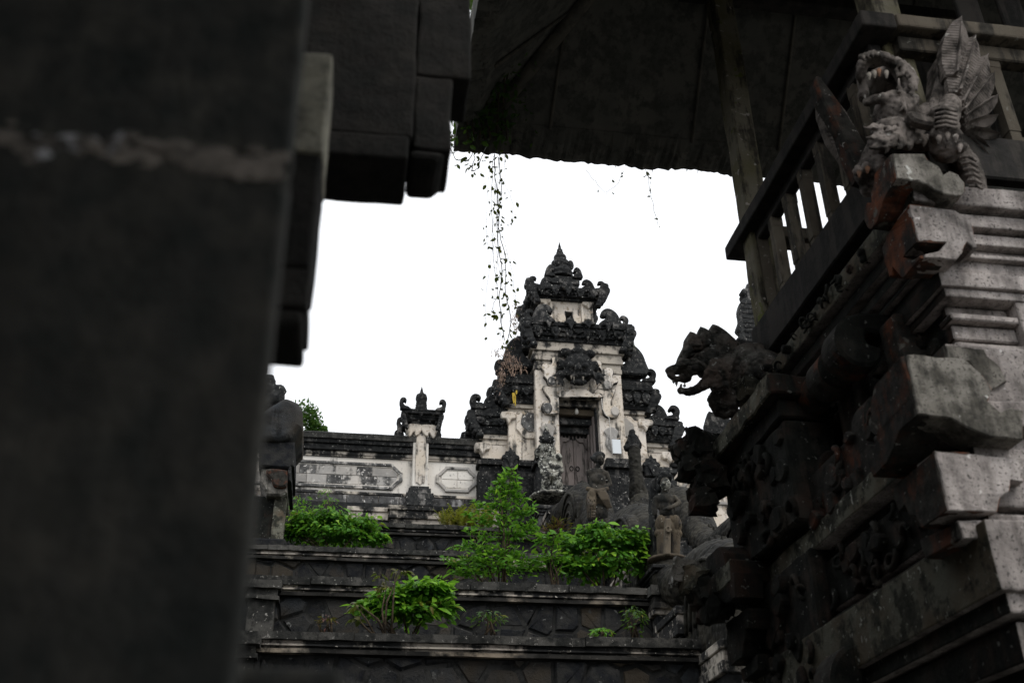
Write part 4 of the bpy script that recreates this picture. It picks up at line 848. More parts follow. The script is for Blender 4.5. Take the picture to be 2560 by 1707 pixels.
# crowned scaly column on the right balustrade (serpent head seen from behind)
Y = 25.6
N_ = thing('serpent_column', 'upright scaly serpent neck with black crown, right of the gate door', 'statue', G(*p(1800, 960), Y))
sculpt('neck', MB().T([(p(1785, 520), Y, 66), (p(1795, 650), Y, 68), (p(1805, 780), Y, 70), (p(1820, 900), Y, 84), (p(1840, 1000), Y+.1, 110)], k), M['scale'], N_, .03, 2, [('VORONOI', .12, .06)])
b = MB()
for u, v, rx, ry in [(1765, 340, 36, 36), (1768, 385, 48, 40), (1770, 430, 66, 40), (1772, 480, 88, 46), (1770, 520, 70, 30), (1700, 500, 24, 40), (1842, 470, 20, 46), (1720, 440, 20, 30), (1820, 410, 18, 30)]: b.E(p(u, v), rx, ry, Y, k, rd=ry*1.4)
sculpt('crown', b, M['black'], N_, .03, 2, [('CLOUDS', .07, .07)])

# serpents lying along the balustrades in humps
def serpent(lab, X, y_top, y_bot, r, head):
    zl = lambda y: 6.74+(y-14.0)*(11.0-6.74)/(22.3-14.0)
    e = thing('serpent_balustrade', lab, 'serpent carving', (X, y_bot, zl(y_bot)-1.5), 'stone serpents on the stair balustrades')
    pts = []; rs = []; n = 90
    for i in range(n+1):
        y = y_top+(y_bot-y_top)*i/n
        z = zl(y)-r-.34*(1-cos(2*pi*(y-22.3)/4.2)); pts.append((X+.08*sin(2*pi*y/4.2), y, z)); rs.append(r*(.9+.1*cos(2*pi*(y-22.3)/4.2)))
    mb = MB().tube(pts, rs, 26)
    o = obj('body', mb, M['scale'], e, smooth=True)
    sb = o.modifiers.new('sub', 'SUBSURF'); sb.levels = 2; sb.render_levels = 2
    d = o.modifiers.new('scales', 'DISPLACE'); d.texture = dtex('VORONOI', .09); d.strength = .028; d.texture_coords = 'LOCAL'
    mbk = MB(); m = 46      # crest of fins along the back
    for i in range(m):
        y = y_top+(y_bot-y_top)*(i+.5)/m; z = zl(y)-.34*(1-cos(2*pi*(y-22.3)/4.2))
        mbk.prism([(y-.09, z-.06), (y+.09, z-.06), (y+.05, z+.045), (y-.02, z+.06)], X-.04, X+.04, 'yz')
    obj('back_crest', mbk, M['scale'], e, bevel=.01, kind='stuff')
    # broad belly drape on the side facing the stairs and terraces
    for yh in (22.3, 18.1, 13.9):
        pp = []
        for a in range(13):
            t = pi*a/12; pp.append((yh+.95*cos(t), zl(yh)-1.15+.90*sin(t)))
        obj('coil_face', MB().prism([(yh-.95, zl(yh)-1.9), *[(q_[0], q_[1]) for q_ in pp[::-1]], (yh+.95, zl(yh)-1.9)], X-r+.02, X+r-.02, 'yz', .05), M['scale'], e, smooth=False, bevel=.06, segs=3)
    for yh in (22.3, 18.1, 13.9):      # carved coil rings on the flanks
        for rr in (.82, .62, .40):
            for xx in (X-r+.01, X+r-.01): obj('coil_ring', MB().tube([(xx, yh+rr*cos(pi*a/14), zl(yh)-1.15+rr*sin(pi*a/14)) for a in range(15)], .035, 6), M['scale'], e, smooth=True)
    if head:
        b = MB(); Yh = 13.0
        for u, v, rx, ry in [(840, 500, 70, 110), (870, 570, 90, 70), (920, 480, 60, 45), (850, 640, 60, 60), (850, 760, 85, 110), (800, 430, 30, 60), (960, 560, 40, 40)]: b.E(c4(u, v), rx*.8, ry*.8, Yh, 2.219)
        sculpt('head', b, M['black'], e, .03, 2, [('CLOUDS', .08, .08)])
        for v in (632, 652): obj('neck_band', MB().T([(c4(815, v-2), Yh-.32, 9), (c4(850, v+4), Yh-.42, 10), (c4(890, v), Yh-.30, 9)], 2.219), M['statue_tan'], e, smooth=True)
serpent('serpent carved in humps along the left stair balustrade behind the statues', 5.31, 24.6, 13.0, .42, True)
serpent('serpent carved in humps along the right stair balustrade, seen right of the pale-faced statue', 7.54, 25.4, 13.0, .42, False)

# ================================================================== NEAR LEFT: gateway pier close to the camera
gp = thing('gateway_pier', 'huge dark stone gateway pier filling the left edge, blurred and very near', 'pier', (-1.2, .9, 0))
Yp = .92; xe = G(690, 700, Yp).x; zj = G(300, 372, Yp).z
def pier_block(name, x0, x1, y0, y1, z0, z1, mat, lab=None, bev=.018): return obj(name, MB().box(x0, x1, y0, y1, z0, z1), M[mat], gp, bevel=bev*.5, segs=2, label=lab, rough=.006 if y0 > 1.5 else .003, cut=.07)
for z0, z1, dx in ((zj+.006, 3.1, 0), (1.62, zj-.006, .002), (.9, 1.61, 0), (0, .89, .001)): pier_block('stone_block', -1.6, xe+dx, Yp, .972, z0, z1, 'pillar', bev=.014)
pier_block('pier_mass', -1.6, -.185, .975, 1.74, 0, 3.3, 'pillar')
obj('mortar_joint', MB().box(-1.6, xe-.012, Yp+.002, .97, zj-.008, zj+.008), M['joint'], gp, rough=.004, cut=.05)
mb = MB()
for k_ in range(120):       # smeared mortar along the joint
    x = xe-.012-random.random()**1.2*.36; r = random.uniform(.002, .0065)*(1.6 if xe-.12 < x < xe-.07 else 1)
    mb.ell((x, Yp-.0005, zj+random.gauss(0, .009)-.010*max(0, (x-xe+.13)/.13)), Vector((r*2.2, 0, 0)), Vector((0, .0015, 0)), Vector((0, 0, r)), 8, 5)
for x, z, r in ((xe-.010, zj+.008, .010), (xe-.014, zj-.002, .008), (xe-.05, zj-.022, .008)):
    mb.ell((x, Yp-.0005, z), Vector((r*1.2, 0, 0)), Vector((0, .0015, 0)), Vector((0, 0, r)), 8, 5)
obj('mortar_smears', mb, M['joint'], gp, kind='stuff')
Y1 = 1.75; xr = G(800, 500, 1.9).x; za, zb, zc, zd = G(762, 908, 1.9).z, G(790, 690, Y1).z, G(820, 388, Y1).z, G(838, 142, Y1).z
zm = G(770, 770, Y1).z
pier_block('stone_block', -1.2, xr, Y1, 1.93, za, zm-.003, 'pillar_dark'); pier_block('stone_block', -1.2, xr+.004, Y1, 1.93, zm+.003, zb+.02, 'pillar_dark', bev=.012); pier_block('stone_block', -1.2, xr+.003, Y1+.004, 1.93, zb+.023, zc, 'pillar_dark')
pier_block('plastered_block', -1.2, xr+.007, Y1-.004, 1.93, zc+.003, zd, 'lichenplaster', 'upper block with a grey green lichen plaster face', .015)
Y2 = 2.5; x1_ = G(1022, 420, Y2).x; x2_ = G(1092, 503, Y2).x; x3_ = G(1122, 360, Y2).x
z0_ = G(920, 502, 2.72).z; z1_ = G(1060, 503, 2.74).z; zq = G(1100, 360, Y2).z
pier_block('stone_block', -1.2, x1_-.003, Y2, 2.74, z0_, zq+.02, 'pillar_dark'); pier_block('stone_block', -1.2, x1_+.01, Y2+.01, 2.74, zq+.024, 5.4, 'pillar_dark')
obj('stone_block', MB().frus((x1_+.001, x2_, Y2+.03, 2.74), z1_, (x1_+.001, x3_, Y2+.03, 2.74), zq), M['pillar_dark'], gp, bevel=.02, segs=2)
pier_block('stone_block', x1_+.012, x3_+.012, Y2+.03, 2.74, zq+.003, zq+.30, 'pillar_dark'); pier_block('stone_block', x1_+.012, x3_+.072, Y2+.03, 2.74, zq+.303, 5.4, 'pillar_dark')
obj('pier_mass', MB().box(-5.0, -.36, 1.95, 3.28, 0, 11.5), M['pillar'], gp); pier_block('pier_mass', -1.5, .1, 2.6, 3.0, 5.41, 11.5, 'pillar'); pier_block('pier_mass', -1.2, -.3, 2.76, 3.27, 0, 5.4, 'pillar')  # unseen tall bodies of the pier, raised to block light from the left
# unseen gateway walls and ceiling, added to block light from left, behind and above
pier_block('light_block_flank', -2.7, -2.35, 3.3, 10.8, 0, 9.5, 'pillar'); pier_block('light_block_flank', -12, -5.01, 1.7, 3.2, 0, 9, 'pillar')
pier_block('light_block_wall', -2.0, -1.62, -3.2, .9, 0, 3.6, 'pillar'); pier_block('light_block_wall', -2.0, 1.0, -3.6, -3.21, 0, 3.6, 'pillar'); pier_block('light_block_ceiling', -2.0, 1.25, -3.6, .55, 3.61, 6.4, 'pillar')
ql = G(872, 1662, 1.35)
pier_block('footing_block', -1.4, ql.x, 1.35, 1.74, 0, ql.z, 'pillar', bev=.03); pier_block('footing_block', -1.4, ql.x-.14, 1.2, 1.345, 0, G(640, 1560, 1.2).z, 'pillar', bev=.03)

# ================================================================== LEFT TOWER, middle distance
lt = thing('carved_pillar', 'dark carved stone pillar with swollen capital standing on the terrace at the left', 'pillar', (-1.6, 19.1, TERR[1][1]-.05))
YL = 19.1
def tb(u, v): return G(*ct(u, v), YL)
sx_ = tb(378, 1000).x
obj('shaft', MB().box(-3.8, sx_, YL+.05, YL+1.4, TERR[1][1]-.06, tb(300, 880).z), M['darkside'], lt, bevel=.03, rough=.01, cut=.2)
obj('edge_strip', MB().box(sx_-.16, sx_+.06, YL-.02, YL+.3, TERR[1][1]-.05, tb(400, 900).z), M['mossedge'], lt, bevel=.02)
obj('shaft_base', MB().box(-3.8, sx_+.12, YL-.05, YL+1.5, TERR[1][1]-.03, TERR[1][1]+.12), M['terrace'], lt, bevel=.03)
obj('capital_bracket', MB().poly([ct(*a) for a in ((230, 790), (245, 705), (300, 700), (415, 712), (412, 860), (370, 885), (275, 880), (262, 840))], YL-.2, 1.2, .04), M['ornament'], lt)
obj('bracket_relief', MB().poly(smoothpts([ct(*a) for a in ((275, 730), (300, 705), (400, 715), (415, 740), (405, 820), (330, 822), (310, 780))], 3), YL-.3, .15, .03), M['redside'], lt)
obj('capital_block', MB().poly([ct(*a) for a in ((225, 690), (225, 520), (462, 530), (458, 690), (440, 692), (440, 788), (416, 788), (416, 700))], YL-.28, 1.5, .04), M['terrace'], lt, rough=.012, cut=.2)
obj('capital_stone', MB().poly([ct(*a) for a in ((230, 515), (240, 330), (400, 237), (485, 275), (512, 330), (505, 430), (435, 505), (350, 520))], YL-.42, 1.6, .08), M['terrace'], lt, bevel=.04, segs=3, rough=.02, cut=.2)
b = MB()
for u, v, r in ((300, 130, 34), (295, 190, 45), (360, 205, 44), (335, 250, 55), (280, 300, 60)): b.E(ct(u, v), r, r*1.05, YL+.3, 2.613, rd=r*2)
sculpt('capital_scrolls', b, M['black'], lt, .04, 2, [('CLOUDS', .1, .08)])

# ================================================================== BELL TOWER right
bt = thing('bell_tower', 'near stone bell tower with carved corner ornaments, wooden railing and black thatched roof', 'tower', (4.4, 5.7, 0))
X0, X1, Y0, YF = 3.17, 5.63, 4.5, 6.9; CX, CY = (X0+X1)/2, (Y0+YF)/2; HW, HD = (X1-X0)/2, (YF-Y0)/2
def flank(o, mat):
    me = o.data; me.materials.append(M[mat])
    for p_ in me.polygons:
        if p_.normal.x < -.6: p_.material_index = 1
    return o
def z7(v): return G(*c7(1100, v), 4.42).z
def z8(v): return G(*c8(700, v), 4.32).z
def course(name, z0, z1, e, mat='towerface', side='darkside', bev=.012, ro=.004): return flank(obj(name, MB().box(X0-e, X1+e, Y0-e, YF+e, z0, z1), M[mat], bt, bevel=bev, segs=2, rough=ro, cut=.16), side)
course('plinth', 0, z8(1480), .20, 'ornament');  # plinth and mouldings below: darker material puts the light's fall-off into colour
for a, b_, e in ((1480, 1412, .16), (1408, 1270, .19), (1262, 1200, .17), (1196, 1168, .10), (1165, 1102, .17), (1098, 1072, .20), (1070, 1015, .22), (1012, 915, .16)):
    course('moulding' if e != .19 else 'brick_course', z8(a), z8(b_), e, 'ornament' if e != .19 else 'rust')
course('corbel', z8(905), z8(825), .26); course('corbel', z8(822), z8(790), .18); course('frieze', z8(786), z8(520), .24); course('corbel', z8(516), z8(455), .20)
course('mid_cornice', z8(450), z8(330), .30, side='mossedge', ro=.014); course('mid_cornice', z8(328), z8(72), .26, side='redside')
course('upper_footing', z8(70), z7(1545), .10)
# upper body: recessed panel with ribs on the front
obj('body_core', MB().box(X0+.06, X1-.06, Y0+.12, YF-.05, z8(70), z7(500)), M['darkside'], bt)
xf = G(*c7(1182, 1180), Y0).x
obj('panel_frame', MB().box(xf, xf+.16, Y0-.004, Y0+.13, z7(1545), z7(1066)), M['towerface'], bt, bevel=.006, rough=.003, cut=.1)
obj('panel_frame', MB().box(X1-.12, X1, Y0-.004, Y0+.13, z7(1545), z7(1066)), M['towerface'], bt, bevel=.006)
for a, b_, d in ((1545, 1440, .09), (1432, 1382, .015), (1378, 1335, .075), (1330, 1225, .06), (1216, 1170, .01), (1166, 1140, .07), (1136, 1068, .085)):
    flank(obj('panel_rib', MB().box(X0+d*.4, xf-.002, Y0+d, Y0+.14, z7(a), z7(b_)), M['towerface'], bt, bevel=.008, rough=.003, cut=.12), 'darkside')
for a, b_, e in ((1064, 1003, .01), (998, 888, .035), (884, 776, -.01), (772, 742, .03), (738, 700, .0), (698, 622, .06), (618, 602, .03), (600, 512, .10), (508, 488, .06)):
    course('cornice_rib', z7(a), z7(b_), e, bev=.008)
course('cornice_slab', z7(486), z7(345), .15, side='mossedge', ro=.006)
ZP = z7(345)
obj('platform', MB().box(X0-.1, X1+.1, Y0-.1, YF+.1, ZP+.002, ZP+.06), M['darkside'], bt)
# left face: pilasters and brackets
for y, w, m_, z0, z1 in ((5.0, .10, 'redside', z7(1500), z7(900)), (5.62, .16, 'darkside', z7(1540), z7(1000)), (6.2, .12, 'redside', z7(1540), z7(1000)), (6.6, .1, 'darkside', z7(1540), z7(900))):
    obj('pilaster', MB().box(X0-.09, X0+.1, y-w, y+w, z0, z1), M[m_], bt, bevel=.02, segs=2, rough=.006, cut=.12)
hang = smoothpts([(.05, .0), (-.22, .02), (-.36, -.08), (-.38, -.24), (-.28, -.34), (-.14, -.32), (-.1, -.22), (-.18, -.18), (-.16, -.1), (.0, -.16), (.05, -.3)], 4)
hg = MB().prism(hang, -.13, .13, 'xz', .02).mesh('scroll_bracket'); hg.materials.append(M['darkside']); hg.materials.append(M['redside'])
for p_ in hg.polygons:
    if abs(p_.normal.y) < .5: p_.material_index = 1
for y, s in ((5.22, 1.0), (5.62, .82), (5.95, .7)): inst('scroll_bracket', hg, (X0+.02, y, z7(800)), bt, 0, (s, .8, s))
inst('scroll_bracket', hg, (X0-.02, 5.25, z7(1400)), bt, 0, (.62, .7, 1.1)); inst('scroll_bracket', hg, (X0-.02, 6.0, z7(1420)), bt, 0, (.5, .6, .9))
inst('scroll_bracket', hg, (X0-.12, 5.75, z8(1080)), bt, 0, (1.0, 1.0, 1.3))
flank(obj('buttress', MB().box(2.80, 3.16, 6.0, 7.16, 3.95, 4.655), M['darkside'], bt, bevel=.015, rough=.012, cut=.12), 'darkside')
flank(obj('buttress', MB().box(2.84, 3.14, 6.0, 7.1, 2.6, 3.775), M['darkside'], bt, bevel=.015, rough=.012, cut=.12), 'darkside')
random.seed(5)
def relief(y0, y1, z0, z1, x, n, r0, r1, mat):
    for k_ in range(n):
        y, z, r = random.uniform(y0, y1), random.uniform(z0, z1), random.uniform(r0, r1)
        kind = random.random()
        if kind < .45:
            a0 = random.uniform(0, 6.28); pts_ = [(x-.01-.02*sin(j*.5), y+r*(1-j/11)*cos(a0+j*.62), z+r*(1-j/11)*sin(a0+j*.62)) for j in range(9)]
            obj('carved_scroll', MB().tube(pts_, [r*.30*(1-j/14) for j in range(9)], 7), M[mat], bt, smooth=True)
        else:
            o_ = [(y+r*random.uniform(.7, 1.25)*cos(a*pi/4), z+r*random.uniform(.6, 1.1)*sin(a*pi/4)) for a in range(8)]
            obj('carved_leaf', MB().prism(smoothpts(o_, 2), x-random.uniform(.02, .06), x+.03, 'yz', .012), M[mat], bt)
relief(4.75, 5.9, z7(1520), z7(1040), X0+.04, 26, .05, .11, 'darkside'); relief(6.0, 7.15, 3.98, 4.62, 2.80, 30, .05, .10, 'darkside')
relief(4.4, 7.0, z8(780), z8(530), X0-.24, 40, .04, .085, 'darkside'); relief(4.5, 7.0, z8(1005), z8(920), X0-.16, 26, .03, .06, 'darkside'); relief(6.0, 7.1, 3.0, 3.7, 2.84, 22, .05, .10, 'darkside')
relief(4.4, 7.0, z8(320), z8(80), X0-.26, 34, .04, .09, 'redside'); relief(4.5, 6.9, z7(480), z7(350), X0-.15, 30, .025, .05, 'darkside')
# ledges carrying the far lion and the far corner ornaments
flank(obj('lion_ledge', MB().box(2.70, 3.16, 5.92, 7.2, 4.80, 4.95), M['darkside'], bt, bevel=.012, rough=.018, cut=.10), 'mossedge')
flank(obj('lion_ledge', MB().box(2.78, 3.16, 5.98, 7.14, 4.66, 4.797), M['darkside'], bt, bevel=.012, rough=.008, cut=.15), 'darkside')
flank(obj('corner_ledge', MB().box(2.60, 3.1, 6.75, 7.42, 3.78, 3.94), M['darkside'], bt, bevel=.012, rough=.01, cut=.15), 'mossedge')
# corner ornaments: front outline repeated on the flank, far corners mirrored
ORN = [
 (4.27, .16, c7, [(245, 10), (490, 12), (520, 60), (600, 110), (632, 170), (680, 145), (740, 170), (790, 230), (792, 300), (765, 325), (720, 332), (640, 318), (570, 290), (520, 250), (450, 225), (285, 200)]),
 (4.34, .15, c7, [(370, 390), (720, 440), (760, 470), (820, 480), (850, 560), (885, 720), (850, 726), (805, 680), (775, 760), (735, 810), (490, 790), (485, 765), (600, 745), (650, 680), (440, 670)]),
 (4.14, .20, c8, [(222, 62), (480, 85), (560, 150), (605, 225), (588, 280), (640, 330), (690, 310), (748, 322), (748, 455), (600, 440), (510, 405), (415, 352), (265, 338), (224, 115)]),
 (4.22, .14, c8, [(390, 22), (570, 40), (585, 70), (640, 120), (672, 190), (600, 226), (500, 100), (400, 80)]),
 (4.20, .18, c8, [(345, 505), (748, 540), (748, 650), (690, 640), (684, 690), (640, 720), (628, 785), (405, 778)]),
 (4.24, .15, c8, [(445, 825), (748, 815), (748, 905), (475, 905)])]
for n_, (yf, th, cc, pts) in enumerate(ORN):
    q = [G(*cc(*a), yf) for a in pts]; P = [(v.x, v.z) for v in q]
    xmn = min(a[0] for a in P[:1]+P[-1:]); P = [(max(a[0], xmn) if i in (0, len(P)-1) else a[0], a[1]) for i, a in enumerate(P)]
    xm_ = min(a[0] for a in P)
    f_ = MB().prism(P, yf, yf+th, 'xz', .006)
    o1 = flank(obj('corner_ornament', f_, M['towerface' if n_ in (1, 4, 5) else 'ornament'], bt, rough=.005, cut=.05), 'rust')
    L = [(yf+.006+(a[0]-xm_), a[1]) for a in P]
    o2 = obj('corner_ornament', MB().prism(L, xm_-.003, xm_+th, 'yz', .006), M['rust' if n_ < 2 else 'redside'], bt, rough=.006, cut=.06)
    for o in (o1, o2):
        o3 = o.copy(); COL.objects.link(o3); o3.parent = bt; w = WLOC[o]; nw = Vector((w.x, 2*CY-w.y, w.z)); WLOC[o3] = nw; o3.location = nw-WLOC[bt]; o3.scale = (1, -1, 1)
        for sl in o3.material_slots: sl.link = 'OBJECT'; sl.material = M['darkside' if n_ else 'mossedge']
# fallen blocks on the far corner of the cornices
for (cx_, cy_, Yb, s, m_) in ((1752, 1118, 7.12, 40, 'darkside'), (1716, 1128, 7.16, 26, 'redside'), (1735, 1165, 7.1, 34, 'darkside'), (1775, 1200, 7.05, 40, 'darkside'), (1762, 1250, 7.05, 30, 'darkside'), (1708, 1438, 7.3, 30, 'ornament'), (1735, 1450, 7.25, 30, 'mossedge'), (1770, 1470, 7.15, 30, 'darkside'), (1752, 1495, 7.2, 30, 'darkside'), (1790, 1520, 7.15, 36, 'darkside')):
    q = G(cx_, cy_, Yb); r = s*psize(q)
    obj('broken_block', MB().box(q.x-r, q.x+r, q.y-r, q.y+r, q.z-r*.8, q.z+r*.8), M[m_], bt, rough=.045, cut=.05)
# lowest cornice, only its far end in view
course('base_cornice', G(1700, 1690, 7.0).z-.25, G(1700, 1660, 7.0).z, .34, side='mossedge')
for a, b_, e in ((.42, .26, .3), (.62, .44, .26)):
    zb_ = G(1700, 1660, 7.0).z; course('base_moulding', zb_-a, zb_-b_, e)

# railing
ZL0, ZL1, ZT0, ZT1 = 5.60, 5.93, 6.74, 6.87
XR, YR = 3.13, 4.52
for nm_, bx in (('lower_beam', (XR-.02, XR+.16, YR, YF+.1, ZL0, ZL1)), ('lower_beam', (XR+.162, X1+.05, YR, YR+.16, ZL0, ZL1)), ('lower_beam', (XR+.162, X1, YF-.1, YF+.05, ZL0+.02, ZL1-.02))):
    obj(nm_, MB().box(*bx), M['wood_dark'], bt, bevel=.012, rough=.004, cut=.2)
for nm_, bx in (('top_rail', (XR-.07, XR+.17, YR-.05, YF+.28, ZT0, ZT1)), ('top_rail', (XR+.172, X1+.1, YR-.06, YR+.17, ZT0+.02, ZT1)), ('top_rail', (XR+.172, X1, YF-.12, YF+.08, ZT0+.01, ZT1-.01))):
    obj(nm_, MB().box(*bx), M['wood' if bx[1] > 4 else 'wood_dark'], bt, bevel=.015, segs=2, rough=.005, cut=.2)
obj('under_rail', MB().box(XR+.03, XR+.12, YR+.1, YF, ZT0-.10, ZT0-.005), M['wood_dark'], bt, bevel=.01)
obj('under_rail', MB().box(XR+.2, X1, YR+.02, YR+.12, ZT0-.11, ZT0+.012), M['wood'], bt, bevel=.01)
bal = MB()
for a, b_, w in ((0, .06, .044), (.06, .12, .036), (.12, .70, .041), (.70, .82, .044)): bal.box(-w, w, -w, w, a, b_+.001)
balm = bal.mesh('baluster'); balm.materials.append(M['wood'])
for k_ in range(7): inst('baluster', balm, (XR+.075, YR+.42+k_*.30, ZL1-.005), bt, random.uniform(-.05, .05), (1, 1, (ZT0-ZL1-.08)/.82+.02))
for k_ in range(7): inst('baluster', balm, (XR+.55+k_*.30, YR+.08, ZL1-.005), bt, random.uniform(-.05, .05), (1, 1, (ZT0-ZL1)/.82-.06))
for k_ in range(6): inst('baluster', balm, (XR+.5+k_*.32, YF-.02, ZL1-.025), bt, 0, (1, 1, (ZT0-ZL1)/.82+.03))
# posts
for (x, y, m_) in ((XR+.24, YR+.20, 'wood_moss'), (XR+.09, YF-.06, 'wood_moss'), (X1-.1, YR+.2, 'wood'), (X1-.1, YF-.06, 'wood')):
    obj('post', MB().box(x-.10, x+.10, y-.10, y+.10, ZP, 9.6), M[m_], bt, bevel=.02, segs=2, rough=.008, cut=.2)
for k_ in range(4):
    x = XR+1.1+k_*.36; obj('board', MB().box(x, x+.2, YR+.5, YR+.54, ZP+.06, 8.6), M['wood_dark'], bt, bevel=.01)
obj('bell_drum', MB().lathe([(.16, 0), (.2, .1), (.2, 1.3), (.16, 1.45)], CX, CY+.2, 16, 6.6), M['wood_dark'], bt, smooth=True)

# thatched hip roof
EX0, EX1, EY0, EY1 = .80, 8.0, 3.1, 8.2; ZE = G(1300, 391, EY1).z; ZI = G(1300, 318, EY1-.25).z
roof = obj('roof', MB().add([(EX0, EY0, ZE+.38), (EX1, EY0, ZE+.38), (EX1, EY1, ZE+.38), (EX0, EY1, ZE+.38), (EX0+2.5, CY, 11.6), (EX1-2.5, CY, 11.6)],
    [(0, 1, 5, 4), (2, 3, 4, 5), (3, 0, 4), (1, 2, 5)]), M['thatch'], bt, label='thick black fibre thatch roof seen from below')
iy0, iy1, ix0, ix1 = EY0+.25, EY1-.25, EX0+.25, EX1-.25; zr_ = 11.2
obj('underside', MB().add([(ix0, iy0, ZI), (ix1, iy0, ZI), (ix1, iy1, ZI), (ix0, iy1, ZI), (ix0+2.3, CY, zr_), (ix1-2.3, CY, zr_)], [(4, 5, 1, 0), (5, 4, 3, 2), (4, 0, 3), (5, 2, 1)]), M['thatch'], roof)
def spt(x, y):      # height of the underside
    d = min((y-iy0)/(CY-iy0), (iy1-y)/(iy1-CY), (x-ix0)/2.3, (ix1-x)/2.3); return ZI+(zr_-ZI)*max(0, d)
for k_ in (1, 4, 6, 9, 12):
    x = ix0+.25+k_*.46+random.uniform(-.14, .14)
    for ya in ((iy1, 1),):
        d = min(1.0, (x-ix0)/2.3, (ix1-x)/2.3); yt = iy1-(iy1-CY)*d
        pa, pb = Vector((x, iy1-.02, ZI-.012)), Vector((x+random.uniform(-.1, .1), yt, spt(x, yt)-.012))
        obj('rafter', MB().tube([pa, pb], random.uniform(.014, .02), 7), M['rafter'], roof, smooth=True)
for k_ in (2, 5, 7):
    y = iy0+.3+k_*.5; d = min((y-iy0)/(CY-iy0), (iy1-y)/(iy1-CY)); xt = ix0+2.3*d
    obj('rafter', MB().tube([(ix0+.02, y, ZI-.012), (xt, y, spt(xt, y)-.012)], random.uniform(.014, .02), 7), M['rafter'], roof, smooth=True)
for k_ in (6,):
    t = (k_+random.uniform(-.3, .3))/9; z = ZI+(zr_-ZI)*t+random.uniform(.0, .02); yy = iy1-(iy1-CY)*t; xa = ix0+2.3*t
    obj('batten', MB().box(xa, ix1-2.3*t, yy-.03, yy+.03, z-.045, z-.015), M['rafter'], roof)
    obj('batten', MB().box(xa-.03, xa+.03, iy0+(CY-iy0)*t, yy, z-.045, z-.015), M['rafter'], roof)
obj('hip_beam', MB().tube([(ix0, iy1, ZI-.08), (ix0+2.3, CY, zr_-.1)], .07, 8), M['rafter'], roof, smooth=True)
zb_ = spt(CX, YF-.06)-.22
obj('wall_plate', MB().box(XR-.3, X1+.3, YF-.14, YF+.02, zb_-.16, zb_), M['wood_dark'], roof, bevel=.01)
obj('wall_plate', MB().box(XR+.0, XR+.18, YR, YF-.15, zb_-.18, zb_-.02), M['wood_dark'], roof, bevel=.01)
# eave fringe: a thick ragged mat of fibres
def fringe(x0, y0, x1, y1, nx_, ny_):
    mb = MB(); L = sqrt((x1-x0)**2+(y1-y0)**2); n = int(L/.035); low = []
    for i in range(n+1):
        t = i/n; low.append(ZE + .05*mnoise.noise(Vector((t*L*1.3, 3.1, 0))) + .035*mnoise.noise(Vector((t*L*7, 1.7, 0))) + random.uniform(-.018, .012))
    vs = []; fs = []
    for i in range(n+1):
        t = i/n; x, y = x0+(x1-x0)*t, y0+(y1-y0)*t
        vs += [(x, y, low[i]), (x, y, ZE+.40), (x-nx_*.28, y-ny_*.28, ZI+.02), (x-nx_*.2, y-ny_*.2, low[i]+.05+random.uniform(0, .03))]
    for i in range(n):
        a = i*4; b_ = a+4; fs += [(a, b_, b_+1, a+1), (a+3, a+2, b_+2, b_+3), (a, a+3, b_+3, b_), (a+1, b_+1, b_+2, a+2)]
    mb.add(vs, fs)
    for i in range(int(L*60)):
        t = random.random(); x, y = x0+(x1-x0)*t-nx_*random.uniform(0, .2), y0+(y1-y0)*t-ny_*random.uniform(0, .2); z = ZE+.06; l = random.uniform(.04, .10)*(1 if random.random() < .9 else 1.7); w = random.uniform(.004, .016)
        dx, dy = random.uniform(-.05, .05), random.uniform(-.05, .05)
        mb.add([(x-w, y-w*.3, z), (x+w, y+w*.3, z), (x+dx, y+dy, z-l)], [(0, 1, 2)])
    return obj('eave_fringe', mb, M['thatch'], roof, kind='stuff')
fringe(EX0, EY1, EX1, EY1, 0, 1); fringe(EX0, EY0, EX0, EY1, -1, 0); fringe(EX1, EY0, EX1, EY1, 1, 0); fringe(EX0, EY0, EX1, EY0, 0, -1)

# ================================================================== WINGED LIONS
k = 3.136; p = cl
li = thing('winged_lion_statue', 'winged lion statue with open jaws and raised paw, near corner of the bell tower', 'statue', G(*p(760, 1300), 4.5), 'winged lions on the bell tower')
YB = 4.42; b = MB()
for u, v, rx, ry, dy, rd in [(570, 900, 185, 175, .05, 150), (540, 1030, 170, 110, .03, 150), (480, 640, 150, 120, .14, 120), (640, 640, 80, 110, .06, 80), (560, 520, 80, 70, .02, 70), (400, 470, 110, 60, -.02, 90), (830, 1060, 230, 260, .25, 180), (700, 1130, 180, 80, .1, 150), (930, 900, 110, 90, .02, 90)]: b.E(p(u, v), rx, ry, YB+dy, k, rd=rd)
b.T([(p(285, 600), YB+.02, 40), (p(300, 510), YB-.02, 48), (p(380, 445), YB-.05, 52), (p(480, 455), YB-.05, 50), (p(570, 540), YB-.02, 46), (p(610, 640), YB, 40)], k)
b.T([(p(340, 800), YB, 36), (p(430, 775), YB-.04, 42), (p(560, 745), YB-.03, 40), (p(650, 735), YB, 36)], k)
b.T([(p(300, 600), YB+.06, 40), (p(310, 760), YB+.08, 44)], k); b.T([(p(610, 600), YB, 34), (p(650, 720), YB, 36), (p(690, 820), YB+.02, 40)], k)
b.T([(p(985, 830), YB, 92), (p(960, 950), YB-.03, 98), (p(955, 1050), YB-.06, 95)], k)
b.E(p(960, 1150), 140, 135, YB-.06, k, rd=90)
for u, v in ((868, 1060), (962, 1035), (1042, 1060), (1075, 1150)): b.E(p(u, v), 46, 56, YB-.12, k)
b.T([(p(1050, 1180), YB+.06, 80), (p(1130, 1300), YB+.02, 92), (p(1190, 1430), YB, 80), (p(1210, 1545), YB, 62)], k)
b.T([(p(420, 1120), YB+.22, 80), (p(350, 1280), YB+.26, 72), (p(330, 1370), YB+.26, 95)], k)
